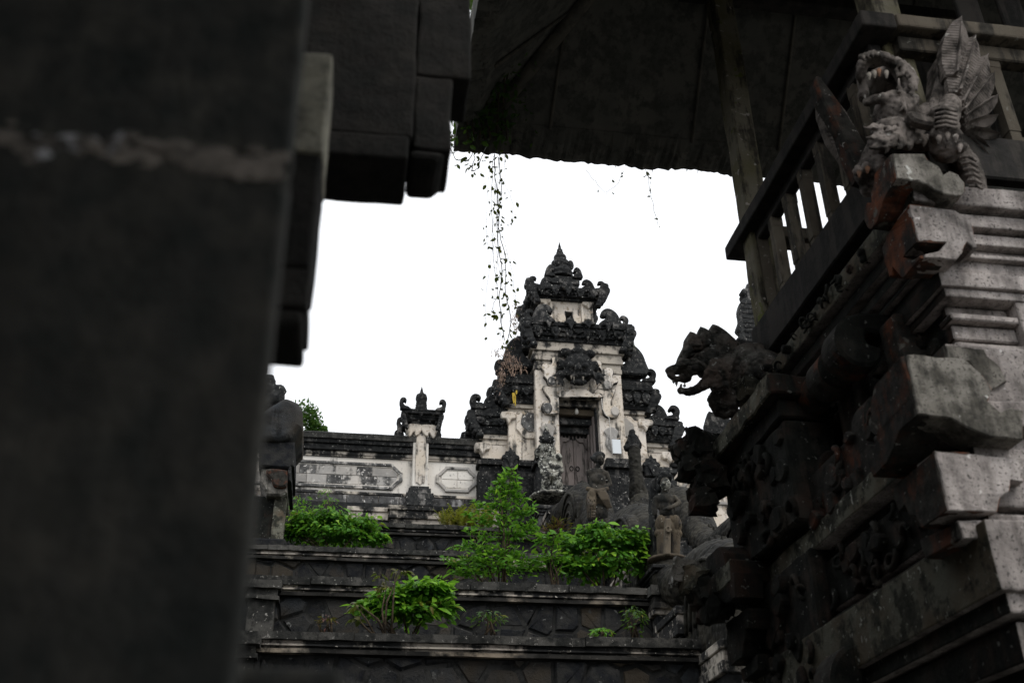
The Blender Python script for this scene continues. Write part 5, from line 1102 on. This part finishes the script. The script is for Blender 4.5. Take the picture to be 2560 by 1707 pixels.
for u, v in ((265, 1340), (335, 1310), (410, 1340)): b.E(p(u, v), 40, 48, YB+.18, k)
b.T([(p(430, 1300), YB+.2, 90), (p(350, 1480), YB+.3, 70)], k)
body = sculpt('body', b, M['lion'], li, .010, 2, [('CLOUDS', .035, .022), ('CLOUDS', .012, .008)])
def locks(name, lst, vox, d=.02):
    mn = MB()
    for u, v, L, ang, r_, Yl in lst:
        pts = []
        for j in range(5):
            t = j/4; a_ = radians(ang+75*t); u += cos(a_)*L/4*(1 if j else 0); v += sin(a_)*L/4*(1 if j else 0); pts.append((p(u, v), Yl-.012*sin(pi*t), r_*(1-.75*t)))
        mn.T(pts, k, 7)
    return sculpt(name, mn, M['lion'], li, vox, 1, [('CLOUDS', .02, d*.4)])
random.seed(21)
locks('chest_mane', [(400+j*32+random.uniform(-14, 14), 985+r_*46+26*sin(j*.5)+random.uniform(-14, 14), random.uniform(60, 100), random.choice((60, 80, 110, 130)), random.uniform(20, 30), YB-.10+.012*abs(j-5)) for r_ in range(4) for j in range(13)], .0075)
locks('cheek_mane', [(590+random.uniform(-40, 110)+i*2, 470+i*14+random.uniform(-20, 20), random.uniform(60, 110), random.choice((20, 40, 70)), random.uniform(18, 28), YB-.05) for i in range(26)], .0075)
locks('brow', [(290+i*34, 445-26*sin(i*.5), 50, 10, 24, YB-.10) for i in range(8)], .0075)
obj('ear', MB().poly(smoothpts([p(*a) for a in ((665, 875), (720, 865), (800, 890), (890, 930), (860, 970), (780, 960), (700, 930))], 3), YB-.16, .06, .015), M['lion'], li)
for u, v, m_ in ((352, 605, 'tooth'), (430, 575, 'orangetooth'), (488, 590, 'tooth'), (395, 590, 'tooth')):
    obj('tooth', MB().T([(p(u, v-20), YB-.10, 20), (p(u+2, v+22), YB-.115, 8)], k, 8), M[m_], li, smooth=True)
for u, v, m_ in ((590, 660, 'lion'),): obj('tooth', MB().T([(p(u, v+60), YB-.08, 17), (p(u-4, v-40), YB-.09, 7)], k, 8), M[m_], li, smooth=True)
for u, v in ((900, 1100), (968, 1078), (1032, 1092), (1066, 1165)): obj('claw', MB().T([(p(u, v-20), YB-.20, 24), (p(u-2, v+26), YB-.215, 10)], k, 8), M['lion'], li, smooth=True)
for u, v in ((275, 1365), (340, 1335)): obj('claw', MB().T([(p(u, v-16), YB+.09, 20), (p(u, v+22), YB+.08, 9)], k, 8), M['orangetooth'], li, smooth=True)
for j in range(5): obj('cuff_ring', MB().T([(p(880, 870+j*34), YB-.16, 13), (p(950, 850+j*34), YB-.22, 14), (p(1035, 870+j*34), YB-.17, 13)], k, 8), M['lion'], li, smooth=True)
for j in range(6): obj('leg_tuft', MB().T([(p(1075+j*14, 1240+j*44), YB-.16, 13), (p(1130+j*12, 1225+j*46), YB-.20, 15), (p(1190+j*10, 1260+j*44), YB-.13, 12)], k, 8), M['lion'], li, smooth=True)
# wings
feather = MB(); NF = 22
prof = [(.0, .10), (.15, .17), (.4, .2), (.7, .165), (.9, .09), (1.0, .01)]
def fw(t):
    for (a, wa), (b_, wb) in zip(prof[:-1], prof[1:]):
        if a <= t <= b_: return wa+(wb-wa)*(t-a)/(b_-a)
    return .01
for i in range(NF):          # each barb a slanted ridge
    t0, t1 = i/NF, (i+.8)/NF
    for sgn in (-1, 1):
        w0, w1 = fw(t0), fw(t1); sl = .05
        vs = [(0, -.035, t0), (sgn*w0, -.008, max(0, t0+sl*.9-.03)), (sgn*w1, -.008, min(1, t1+sl*.9-.03)), (0, -.035, t1), (0, .02, t0), (sgn*w0, .02, t0), (sgn*w1, .02, min(1, t1)), (0, .02, t1)]
        feather.add(vs, [(0, 1, 2, 3), (7, 6, 5, 4), (0, 4, 5, 1), (1, 5, 6, 2), (2, 6, 7, 3), (3, 7, 4, 0)])
feather.prism([(-.1, 0), (.1, 0), (.2, .4), (.165, .7), (.08, .92), (0, 1), (-.08, .92), (-.165, .7), (-.2, .4)], .0, .045, 'xz')
feather.tube([(0, -.04, 0), (0, -.045, .5), (0, -.03, .98)], [.022, .018, .006], 6)
fm = feather.mesh('feather'); fm.materials.append(M['lion'])
def feathers(parent, lst, cc, Y, fwid=.82):
    for i, (a, b_) in enumerate(lst):
        qa, qb = G(*cc(*a), Y-.012*i), G(*cc(*b_), Y-.012*i); d = qb-qa; L = d.length
        ang = atan2(d.x, d.z); inst('feather', fm, qa, parent, sc=(L*fwid, 1.25, L), rot=Quaternion((0, 1, 0), ang))
wing = obj('wing', MB().poly(smoothpts([p(*a) for a in ((800, 900), (880, 640), (895, 440), (945, 410), (950, 190), (985, 165), (1030, 180), (1030, 300), (1035, 520), (1070, 760), (1080, 940), (1000, 920), (900, 880))], 3), YB+.10, .14, .012), M['lion'], li, rough=.004, cut=.05)
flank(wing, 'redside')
feathers(wing, [((1100, 1050), (1355, 1082)), ((1085, 1010), (1345, 930)), ((1070, 960), (1350, 770)), ((1062, 910), (1320, 590)), ((1050, 850), (1266, 452)), ((1030, 760), (1168, 300)), ((1005, 620), (1056, 158))], p, YB+.10)
feathers(wing, [((1100, 1130), (1315, 1320)), ((1110, 1100), (1290, 1215))], p, YB+.16)
p2b = crop(1650, 0, 2.24)
w2 = obj('wing', MB().poly(smoothpts([p2b(*a) for a in ((868, 440), (905, 432), (1000, 560), (1100, 715), (1190, 860), (1240, 985), (1110, 990), (1010, 740), (900, 540))], 2), 4.86, .10, .012), M['redside'], li, rough=.004, cut=.06)
feathers(w2, [((1090, 900), (930, 610)), ((1120, 960), (900, 500))], p2b, 4.98)

# far lion in profile
k = 3.92; p = cdg; YD = 7.0
ld = thing('winged_lion_statue', 'snarling lion statue with spiky mane in profile, far corner of the bell tower', 'statue', G(*p(900, 1000), YD), 'winged lions on the bell tower')
b = MB()
for u, v, rx, ry, dy in [(560, 590, 210, 170, 0), (640, 440, 190, 150, 0), (700, 740, 190, 200, 0), (660, 940, 165, 120, 0), (680, 1020, 140, 110, .05), (940, 560, 240, 190, -.1), (1050, 700, 260, 260, -.15), (420, 560, 120, 80, -.05), (330, 640, 120, 60, -.03)]: b.E(p(u, v), rx, ry, YD+dy, k, rd=min(rx, ry)*.9)
b.T([(p(125, 655), YD, 38), (p(220, 630), YD, 55), (p(340, 610), YD, 75), (p(470, 590), YD, 100)], k); b.T([(p(130, 690), YD, 30), (p(200, 740), YD, 34), (p(300, 720), YD, 50)], k)
b.T([(p(240, 845), YD, 36), (p(320, 860), YD, 40), (p(430, 820), YD, 50), (p(540, 740), YD, 75)], k)
for q_ in ([(245, 560), (400, 545), (490, 600)], [(220, 600), (330, 590), (430, 570), (500, 640)]): b.T([(p(*a), YD-.16, 16) for a in q_], k)
for j in range(8): b.T([(p(440+j*38, 820+10*sin(j*2)), YD-.2, 14), (p(500+j*34, 640-j*8), YD-.26, 17), (p(560+j*34, 520-j*6), YD-.22, 12)], k)
sculpt('body', b, M['dragon'], ld, .012, 1, [('CLOUDS', .05, .018), ('VORONOI', .04, .014)])
for q_, dy in (([(342, 242), (395, 255), (445, 300), (470, 420), (330, 430), (325, 340)], 0), ([(452, 200), (500, 212), (555, 250), (600, 400), (440, 420), (438, 290)], .03), ([(564, 180), (620, 190), (690, 235), (850, 385), (780, 470), (560, 470), (552, 250)], .06), ([(300, 360), (340, 350), (400, 470), (280, 520), (255, 480)], -.03), ([(225, 540), (250, 500), (330, 520), (330, 580), (240, 580)], -.03)):
    obj('mane_spike', MB().poly([p(*a) for a in q_], YD-.10+dy, .2, .03), M['dragon'], ld, rough=.007, cut=.05)
for u, v, l in ((200, 775, 30), (172, 760, 20), (280, 800, -26), (245, 800, -20)): obj('tooth', MB().T([(p(u, v), YD-.04, 15), (p(u+3, v+l), YD-.04, 4)], k, 7), M['tooth'], ld, smooth=True)
obj('eye', MB().E(p(385, 625), 36, 34, YD-.17, k), M['wood_dark'], ld, smooth=True)

# ================================================================== VEGETATION
def leaf_mesh(name, mat, w=.42, fold=.10, bend=.18, pts=5):
    mb = MB(); vs = []; fs = []
    prof = {5: [(0, .04), (.25, .8), (.5, 1), (.78, .6), (1, .02)]}[pts]
    for t, s in prof:
        z = -bend*t*t; vs += [(t, -w*.5*s, z+fold*s*.5), (t, 0, z), (t, w*.5*s, z+fold*s*.5)]
    for i in range(len(prof)-1):
        a = i*3; fs += [(a, a+3, a+4, a+1), (a+1, a+4, a+5, a+2)]
    me = mb.add(vs, fs).mesh(name); me.materials.append(M[mat]); me.polygons.foreach_set('use_smooth', [True]*len(me.polygons)); return me, vs, fs
def leafrot(nrm, axis):
    x = axis.normalized(); z = (nrm - x*nrm.dot(x)); z = z.normalized() if z.length > 1e-4 else x.orthogonal().normalized(); y = z.cross(x)
    return Matrix((x, y, z)).transposed().to_quaternion()
def rvec(): 
    while True:
        v = Vector((random.uniform(-1, 1), random.uniform(-1, 1), random.uniform(-1, 1)))
        if .05 < v.length < 1: return v.normalized()
def shrub(name, label, base, clumps, size, n_obj, n_fill, mat, cat='shrub', w=.45, stems=6, matfill=None, droop=.25, up=.55, group='shrubs growing on the terraces'):
    """clumps: (centre, (rx, ry, rz), weight); big leaves are pieces of their own, the inner ones one mass"""
    e = thing(name, label, cat, base, group)
    lm, lv, lf = leaf_mesh('leaf', mat, w)
    alts = [lm]*6+[leaf_mesh('leaf', 'leaf_lime' if mat in ('leaf_bright', 'leaf_mid', 'leaf_lime') else mat, w*.9, bend=.3)[0]]*2+[leaf_mesh('leaf', 'leaf_mid' if mat in ('leaf_bright', 'leaf_lime') else mat, w*1.1, fold=.2, bend=.05)[0]]*2
    dead = leaf_mesh('leaf', 'leaf_yellow', w*.8, fold=.25, bend=.4)[0]
    tot = sum(c[2] for c in clumps); fill = MB()
    for i in range(n_obj+n_fill):
        r = random.uniform(0, tot)
        for c, rad, wt in clumps:
            r -= wt
            if r <= 0: break
        d = rvec(); d.z = abs(d.z)*1.0 if random.random() < .72 else d.z
        inner = i >= n_obj; s = random.uniform(.25, .92) if inner else random.choice((random.uniform(.74, 1.04), random.uniform(.8, 1.0), random.uniform(.95, 1.22)))
        s *= 1+.34*mnoise.noise(d*2.3+Vector(c))
        pos = Vector(c)+Vector((d.x*rad[0], d.y*rad[1], d.z*rad[2]))*s
        nrm = (Vector((0, 0, 1))*up + d*.75 + Vector((0, -.15, 0)) + rvec()*.5).normalized()
        ax = Vector((d.x+random.uniform(-.6, .6), d.y+random.uniform(-.6, .6), random.uniform(-.5, .35)-droop)); sc = size*random.choice((.45, .6, .75, .9, 1.0, 1.1, 1.3))*random.uniform(.9, 1.1)*(.8 if inner else 1)
        q = leafrot(nrm, ax)
        if not inner: inst('leaf', dead if random.random() < .03 else random.choice(alts), pos, e, sc=sc, rot=q)
        else:
            m = q.to_matrix(); fill.add([pos+m@(Vector(v)*sc) for v in lv], lf)
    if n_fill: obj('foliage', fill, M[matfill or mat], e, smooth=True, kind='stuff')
    for i in range(stems):
        c, rad, wt = random.choice(clumps); t = Vector(c)+Vector((random.uniform(-.6, .6)*rad[0], random.uniform(-.6, .6)*rad[1], random.uniform(.0, .7)*rad[2]))
        b0 = Vector(base)+Vector((random.uniform(-.08, .08), random.uniform(-.08, .08), -.05)); m = (b0+t)/2+Vector((random.uniform(-.08, .08), random.uniform(-.08, .08), .05))
        obj('stem', MB().tube([b0, m, t], [.018, .013, .005], 6), M['bark'], e, smooth=True)
    return e
def at6(u, v, Y): return G(*c6(u, v), Y)
def ck(cc, u, v, Y, rx, rz, ry=None, wt=1.0, kk=2.045):
    q = G(*cc(u, v), Y); m = psize(q)/kk; return (q, (rx*m, (ry or rx*.75)*m, rz*m), wt)
# wide shrub at the left
Y = 19.7; base = Vector((at6(480, 330, Y).x, Y, TERR[1][1]-.05))
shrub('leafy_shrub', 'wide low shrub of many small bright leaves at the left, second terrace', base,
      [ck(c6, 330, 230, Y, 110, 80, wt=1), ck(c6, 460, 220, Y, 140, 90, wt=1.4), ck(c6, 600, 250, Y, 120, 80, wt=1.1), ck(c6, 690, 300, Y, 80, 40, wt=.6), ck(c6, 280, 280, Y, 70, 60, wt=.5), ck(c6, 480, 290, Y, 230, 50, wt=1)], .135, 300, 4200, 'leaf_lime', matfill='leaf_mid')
# broad-leaved bush on the lowest coping
Y = 14.5; base = Vector((at6(850, 760, Y).x, Y, TERR[3][1]-.05))
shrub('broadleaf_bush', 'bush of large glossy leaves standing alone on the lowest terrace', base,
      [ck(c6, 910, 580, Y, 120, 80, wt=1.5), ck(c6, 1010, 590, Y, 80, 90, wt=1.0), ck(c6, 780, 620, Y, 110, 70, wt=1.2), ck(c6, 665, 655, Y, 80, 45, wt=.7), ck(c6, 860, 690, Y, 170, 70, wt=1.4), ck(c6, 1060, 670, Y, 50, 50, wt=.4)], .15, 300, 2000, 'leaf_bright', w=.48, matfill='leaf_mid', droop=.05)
e = shrub('sapling', 'thin pale-leaved sapling sprig rising out of the left of the lowest bush', Vector((at6(740, 740, Y).x, Y-.3, TERR[3][1]-.05)), [ck(c6, 712, 500, Y-.3, 34, 32), ck(c6, 815, 475, Y-.3, 40, 18), ck(c6, 735, 560, Y-.3, 24, 40), ck(c6, 600, 650, Y-.3, 34, 22), ck(c6, 590, 715, Y-.3, 30, 24)], .10, 110, 0, 'leaf_vine', stems=7)
# tall slender shrub
Y = 16.9; base = Vector((at6(1345, 520, Y).x, Y, TERR[2][1]-.05))
cl_ = [ck(c6, u, v, Y, rx, rz, wt=w) for u, v, rx, rz, w in (
    (1392, -46, 12, 18, .10), (1350, -20, 26, 26, .25), (1400, -8, 22, 26, .2), (1330, 24, 30, 30, .3), (1395, 40, 34, 34, .35), (1300, 58, 30, 34, .3), (1370, 80, 50, 44, .6), (1430, 105, 36, 44, .4), (1325, 140, 60, 50, .7), (1240, 150, 26, 40, .2), (1440, 180, 54, 50, .6), (1225, 210, 34, 40, .3), (1330, 220, 90, 60, 1.0), (1470, 260, 50, 44, .5), (1400, 290, 90, 56, .9),
    (1260, 300, 70, 44, .5), (1180, 270, 26, 30, .16), (1240, 370, 70, 40, .5), (1130, 345, 40, 14, .16), (1190, 430, 80, 60, .8), (1340, 390, 110, 60, 1.1), (1330, 460, 170, 60, 1.6), (1480, 440, 120, 60, 1.1), (1090, 430, 36, 26, .18), (1120, 480, 50, 34, .3), (1190, 490, 90, 36, .6), (1165, 180, 12, 24, .08), (1205, 120, 10, 22, .07), (1490, 150, 12, 34, .12), (1500, 215, 16, 26, .12), (1270, 90, 12, 26, .1), (1170, 330, 34, 16, .12), (1060, 400, 16, 20, .06))]
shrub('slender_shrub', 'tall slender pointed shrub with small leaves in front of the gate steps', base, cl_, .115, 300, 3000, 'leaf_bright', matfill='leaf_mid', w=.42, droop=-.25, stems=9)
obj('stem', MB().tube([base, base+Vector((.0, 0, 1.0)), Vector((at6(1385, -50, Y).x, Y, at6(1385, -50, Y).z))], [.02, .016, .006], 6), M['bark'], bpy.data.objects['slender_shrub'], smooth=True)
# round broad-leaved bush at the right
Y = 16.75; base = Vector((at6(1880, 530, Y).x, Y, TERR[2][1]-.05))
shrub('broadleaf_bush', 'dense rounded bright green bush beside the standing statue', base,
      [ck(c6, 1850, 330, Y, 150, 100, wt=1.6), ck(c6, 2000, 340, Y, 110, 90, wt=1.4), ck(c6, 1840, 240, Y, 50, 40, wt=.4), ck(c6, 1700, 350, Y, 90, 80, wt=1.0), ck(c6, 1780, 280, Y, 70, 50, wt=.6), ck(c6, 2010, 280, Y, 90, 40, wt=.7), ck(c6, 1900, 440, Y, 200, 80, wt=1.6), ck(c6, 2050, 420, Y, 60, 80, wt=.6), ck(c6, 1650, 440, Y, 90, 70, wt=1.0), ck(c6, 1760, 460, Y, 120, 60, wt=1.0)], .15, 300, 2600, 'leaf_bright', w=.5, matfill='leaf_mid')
shrub('leafy_sprig', 'loose sprigs of small leaves between the slender shrub and the round bush', Vector((at6(1600, 520, Y).x, Y-.2, TERR[2][1]-.05)), [ck(c6, 1570, 320, Y-.2, 45, 50), ck(c6, 1630, 310, Y-.2, 50, 50), ck(c6, 1600, 420, Y-.2, 90, 60, wt=2)], .12, 150, 200, 'leaf_mid', droop=-.2, stems=7)
shrub('red_plant', 'dark red-leaved plant below the upper pedestal', G(*c3(1000, 1420), 21.5), [ck(c3, 1000, 1340, 21.5, 110, 70, kk=4.2), ck(c3, 930, 1380, 21.5, 90, 50, kk=4.2)], .16, 90, 60, 'leaf_red', w=.2, stems=5, droop=-.6)
# yellow fern clump
fb = G(*c5(1760, 1295), 22.7)
f = thing('yellow_fern', 'yellowish fern clump on the uppermost terrace left of the slender shrub', 'fern', fb)
fr_m = MB(); 
for i in range(9):
    t = i/9; s = .16*(1-t*.7)
    for sg_ in (-1, 1): fr_m.add([(t, 0, .25*t-.35*t*t), (t+.05, sg_*s, .25*t-.35*t*t-.02), (t+.09, sg_*s*.9, .25*t-.35*t*t-.02), (t+.10, 0, .25*(t+.1)-.35*(t+.1)**2)], [(0, 1, 2, 3)])
frm = fr_m.mesh('frond'); frm.materials.append(M['leaf_yellow'])
for i in range(120):
    a = random.uniform(0, 2*pi); el = random.uniform(.5, 1.4)
    inst('frond', frm, fb+Vector((random.uniform(-.55, .6), random.uniform(-.15, .2), -.12+random.uniform(0, .25))), f, sc=random.uniform(.3, .5), rot=leafrot(Vector((0, 0, 1)), Vector((cos(a)*cos(el), sin(a)*cos(el), sin(el)))))
# small plants at the foot of the wall and along the copings
q = G(*c5(560, 1120), 26.8)
shrub('wispy_plant', 'wispy thin-leaved plant against the foot of the white wall at the left', Vector((q.x, 24.0, TERR[0][1])), [ck(c5, 450, 1110, 24, 90, 50, kk=3.136), ck(c5, 660, 1040, 24, 40, 50, kk=3.136, wt=.5), ck(c5, 700, 1110, 24, 60, 40, kk=3.136, wt=.6), ck(c5, 400, 1160, 24, 60, 40, kk=3.136), ck(c5, 520, 1170, 24, 120, 40, kk=3.136)], .10, 150, 160, 'leaf_mid', w=.3, stems=10, cat='plant', group='small plants on the terraces')
for nm_, lab, u, v, Yw, rx, rz, n, mt in (
    ('weed', 'low weeds with yellow leaves growing on the lowest terrace, right of the lone bush', 1270, 720, 14.35, 80, 50, 110, 'leaf_dark'),
    ('weed', 'straggling weeds at the right end of the lowest terrace below the pier', 1850, 780, 14.35, 50, 24, 60, 'leaf_mid'),
    ('creeper', 'green creeper climbing the rubble wall near the right pier', 2020, 720, 14.5, 55, 70, 110, 'leaf_dark'),
    ('weed', 'single row of tiny seedlings on the second terrace coping', 1120, 348, 19.3, 45, 12, 26, 'leaf_lime'),
    ('weed', 'spiky reddish weeds on the lowest terrace at the left', 440, 725, 14.4, 40, 36, 40, 'leaf_red'),
    ('weed', 'grassy tuft at the left wall foot beside the carved pillar', 215, 160, 21.0, 26, 40, 50, 'leaf_lime')):
    q = at6(u, v, Yw)
    shrub(nm_, lab, Vector((q.x, Yw, q.z-rz*psize(q)/2.045)), [ck(c6, u, v, Yw, rx, rz)], .085, n, 0, mt, 'plant', w=.35, stems=4, group='small plants on the terraces')
# tree beyond the wall
Yt = 36.0; tp = G(785, 1060, Yt)
tr = thing('tree', 'small dark green tree rising behind the enclosure wall at the left', 'tree', (tp.x, Yt, 12))
lm, lv, lf = leaf_mesh('leaf', 'leaf_dark', .5)
obj('trunk', MB().tube([(tp.x, Yt, 10), (tp.x+.1, Yt, 14.0), (tp.x-.1, Yt, 15.6)], [.16, .11, .04], 8), M['bark'], tr, smooth=True)
cr_ = MB()
for (x, y, rx, ry) in ((755, 1030, 38, 28), (778, 1045, 26, 30), (790, 1068, 24, 18), (735, 1060, 50, 30), (806, 1078, 12, 12)):
    c = G(x, y, Yt); m = psize(c)
    for i in range(420):
        d = rvec()*random.uniform(.3, 1.05); pos = c+Vector((d.x*rx*m, d.y*rx*m, d.z*ry*m)); mt_ = leafrot((rvec()+Vector((0, 0, .8))).normalized(), rvec()).to_matrix(); s = random.uniform(.09, .17)
        cr_.add([pos+mt_@(Vector(v)*s) for v in lv], lf)
obj('crown', cr_, M['leaf_dark'], tr, smooth=True, kind='stuff')

# ---- vines on and below the roof corner
def vine(label, pts, Y, nleaf, size, mat, r=.004, spread=.05, cat='vine'):
    e = thing('hanging_vine', label, cat, G(*pts[-1], Y), 'vines hanging from the thatched roof')
    ps = [G(*a, Y)+Vector((random.uniform(-.015, .015), random.uniform(-.03, .03), 0)) for a in pts]
    dense = []
    for a, b_ in zip(ps[:-1], ps[1:]):
        for j in range(4): dense.append(a.lerp(b_, j/4)+Vector((random.uniform(-.008, .008), random.uniform(-.008, .008), 0)))
    dense.append(ps[-1]); obj('stem', MB().tube(dense, r, 5), M['bark'], e, smooth=True)
    lm_, _, _ = leaf_mesh('leaf', mat, .55)
    for i in range(nleaf):
        q = random.choice(dense)+Vector((random.uniform(-spread, spread), random.uniform(-spread, spread), random.uniform(-.06, .06)))
        inst('leaf', lm_, q, e, sc=size*random.uniform(.55, 1.3), rot=leafrot(rvec(), Vector((random.uniform(-1, 1), random.uniform(-1, 1), random.uniform(-1.6, .2)))))
    return e
Yv = 8.1
vine('long leafy vine hanging from the thatch in front of the white sky', [(1236, 380), (1240, 440), (1246, 520), (1240, 600), (1254, 680), (1245, 760), (1262, 850)], Yv, 70, .055, 'leaf_vine', spread=.07)
vine('second long strand tangled with the leafy vine, reaching the gate roof', [(1245, 390), (1250, 480), (1238, 560), (1262, 640), (1258, 720), (1275, 800), (1270, 860)], Yv, 50, .05, 'leaf_vine', spread=.07)
vine('thin bare trailing strand left of the long vines', [(1232, 390), (1228, 500), (1234, 620), (1240, 740), (1230, 780)], Yv, 14, .06, 'leaf_vine', r=.0025)
vine('short vine dangling near the middle of the eave', [(1612, 418), (1618, 440), (1626, 475), (1630, 515), (1640, 565)], Yv, 14, .05, 'leaf_vine', r=.0025, spread=.02)
vine('short curling vine at the roof corner beside the stone pier', [(1122, 335), (1128, 370), (1140, 395), (1165, 405), (1185, 380)], Yv, 26, .05, 'leaf_vine', spread=.04)
vine('little bunch of drooping leaves below the roof corner', [(1180, 365), (1182, 400), (1178, 430), (1195, 420), (1210, 385)], Yv, 30, .05, 'leaf_vine', spread=.05)
vine('thread-thin looping strand under the eave', [(1465, 425), (1490, 455), (1515, 480), (1545, 465), (1562, 425)], Yv, 6, .05, 'leaf_vine', r=.002, spread=.02)
for i_, (x0_, x1_, y1_) in enumerate(((1226, 1222, 620), (1240, 1252, 850), (1252, 1240, 700), (1262, 1280, 560), (1250, 1290, 790), (1236, 1215, 840))):
    vine(('fine bare thread hanging left of the leafy vines', 'fine bare thread in the middle of the leafy vines', 'fine bare thread just right of the long vine', 'short fine thread right of the vines near the eave', 'fine thread drifting right towards the gate roof', 'fine thread drifting left low above the gate')[i_], [(x0_, 385), (x0_+random.uniform(-10, 10), 385+(y1_-385)*.4), (x1_+random.uniform(-8, 8), 385+(y1_-385)*.75), (x1_, y1_)], Yv, 10, .05, 'leaf_vine', r=.0016, spread=.03)
rc = thing('roof_creeper', 'dense creeper covering the left edge of the thatched roof', 'creeper', G(1220, 360, 8.0))
lm, lv, lf = leaf_mesh('leaf', 'leaf_dark', .5); mass = MB()
for i in range(300):
    t = random.random(); x_ = 1205+random.gauss(15, 45)-t*0; y_ = random.uniform(-40, 365); Yc = 8.05-(365-y_)/400*1.2
    q = G(x_, y_, Yc-.1); inst('leaf', lm, q, rc, sc=random.uniform(.05, .10), rot=leafrot(rvec(), Vector((random.uniform(-1, 1), random.uniform(-1, 1), random.uniform(-1.6, .2)))))
for i in range(1200):
    x_ = 1205+random.gauss(15, 48); y_ = random.uniform(-60, 360); Yc = 8.05-(365-y_)/400*1.2
    q = G(x_, y_, Yc+random.uniform(-.1, .3)); m = leafrot(rvec(), rvec()).to_matrix(); s = random.uniform(.04, .09); mass.add([q+m@(Vector(v)*s) for v in lv], lf)
obj('foliage', mass, M['leaf_dark'], rc, smooth=True, kind='stuff')
for i in range(8):
    x_ = 1170+i*14; obj('stem', MB().tube([G(x_+random.uniform(-20, 20), -40, 6.9), G(x_+random.uniform(-20, 20), 120, 7.3), G(x_+random.uniform(-20, 20), 250, 7.6), G(x_, 350, 7.95)], .008, 5), M['bark'], rc, smooth=True)
# dry creeper on the left wing of the gate
dc = thing('dry_creeper', 'dry pinkish creeper clinging to the left shoulder of the gate', 'creeper', G(*c2(300, 900), 26.95)); mass = MB()
for (u, v, ru, rv, n) in ((330, 560, 110, 110, 160), (260, 780, 45, 130, 140), (420, 680, 120, 90, 120), (430, 120, 50, 260, 150), (200, 480, 60, 60, 40)):
    for i in range(n):
        a = random.gauss(0, .5), random.gauss(0, .5); q = G(*c2(u+a[0]*ru, v+a[1]*rv), 26.9+random.uniform(-.06, .2)); d = Vector((random.uniform(-.4, .4), random.uniform(-.3, .3), random.uniform(-1, .3)))*random.uniform(.08, .22); w = Vector((.008, .004, .004))
        mass.add([q-w, q+w, q+d*.5+w+rvec()*.03, q+d], [(0, 1, 2), (0, 2, 3)])
obj('dry_stems', mass, M['drycreeper'], dc, kind='stuff')
# tuft of grass on the right of the gate cornice
mass = MB()
for i in range(46):
    q = G(*c2(1850+random.uniform(-30, 20), 380+random.uniform(-30, 30)), 27.0); d = Vector((random.uniform(-.05, .2), random.uniform(-.1, .1), random.uniform(-.25, .12))); w = Vector((.006, 0, .004)); mass.add([q-w, q+w, q+d], [(0, 1, 2)])
tag(obj('dry_grass', mass, M['leaf_vine']), 'wisp of dry grass on the right end of the main gate cornice', 'grass')
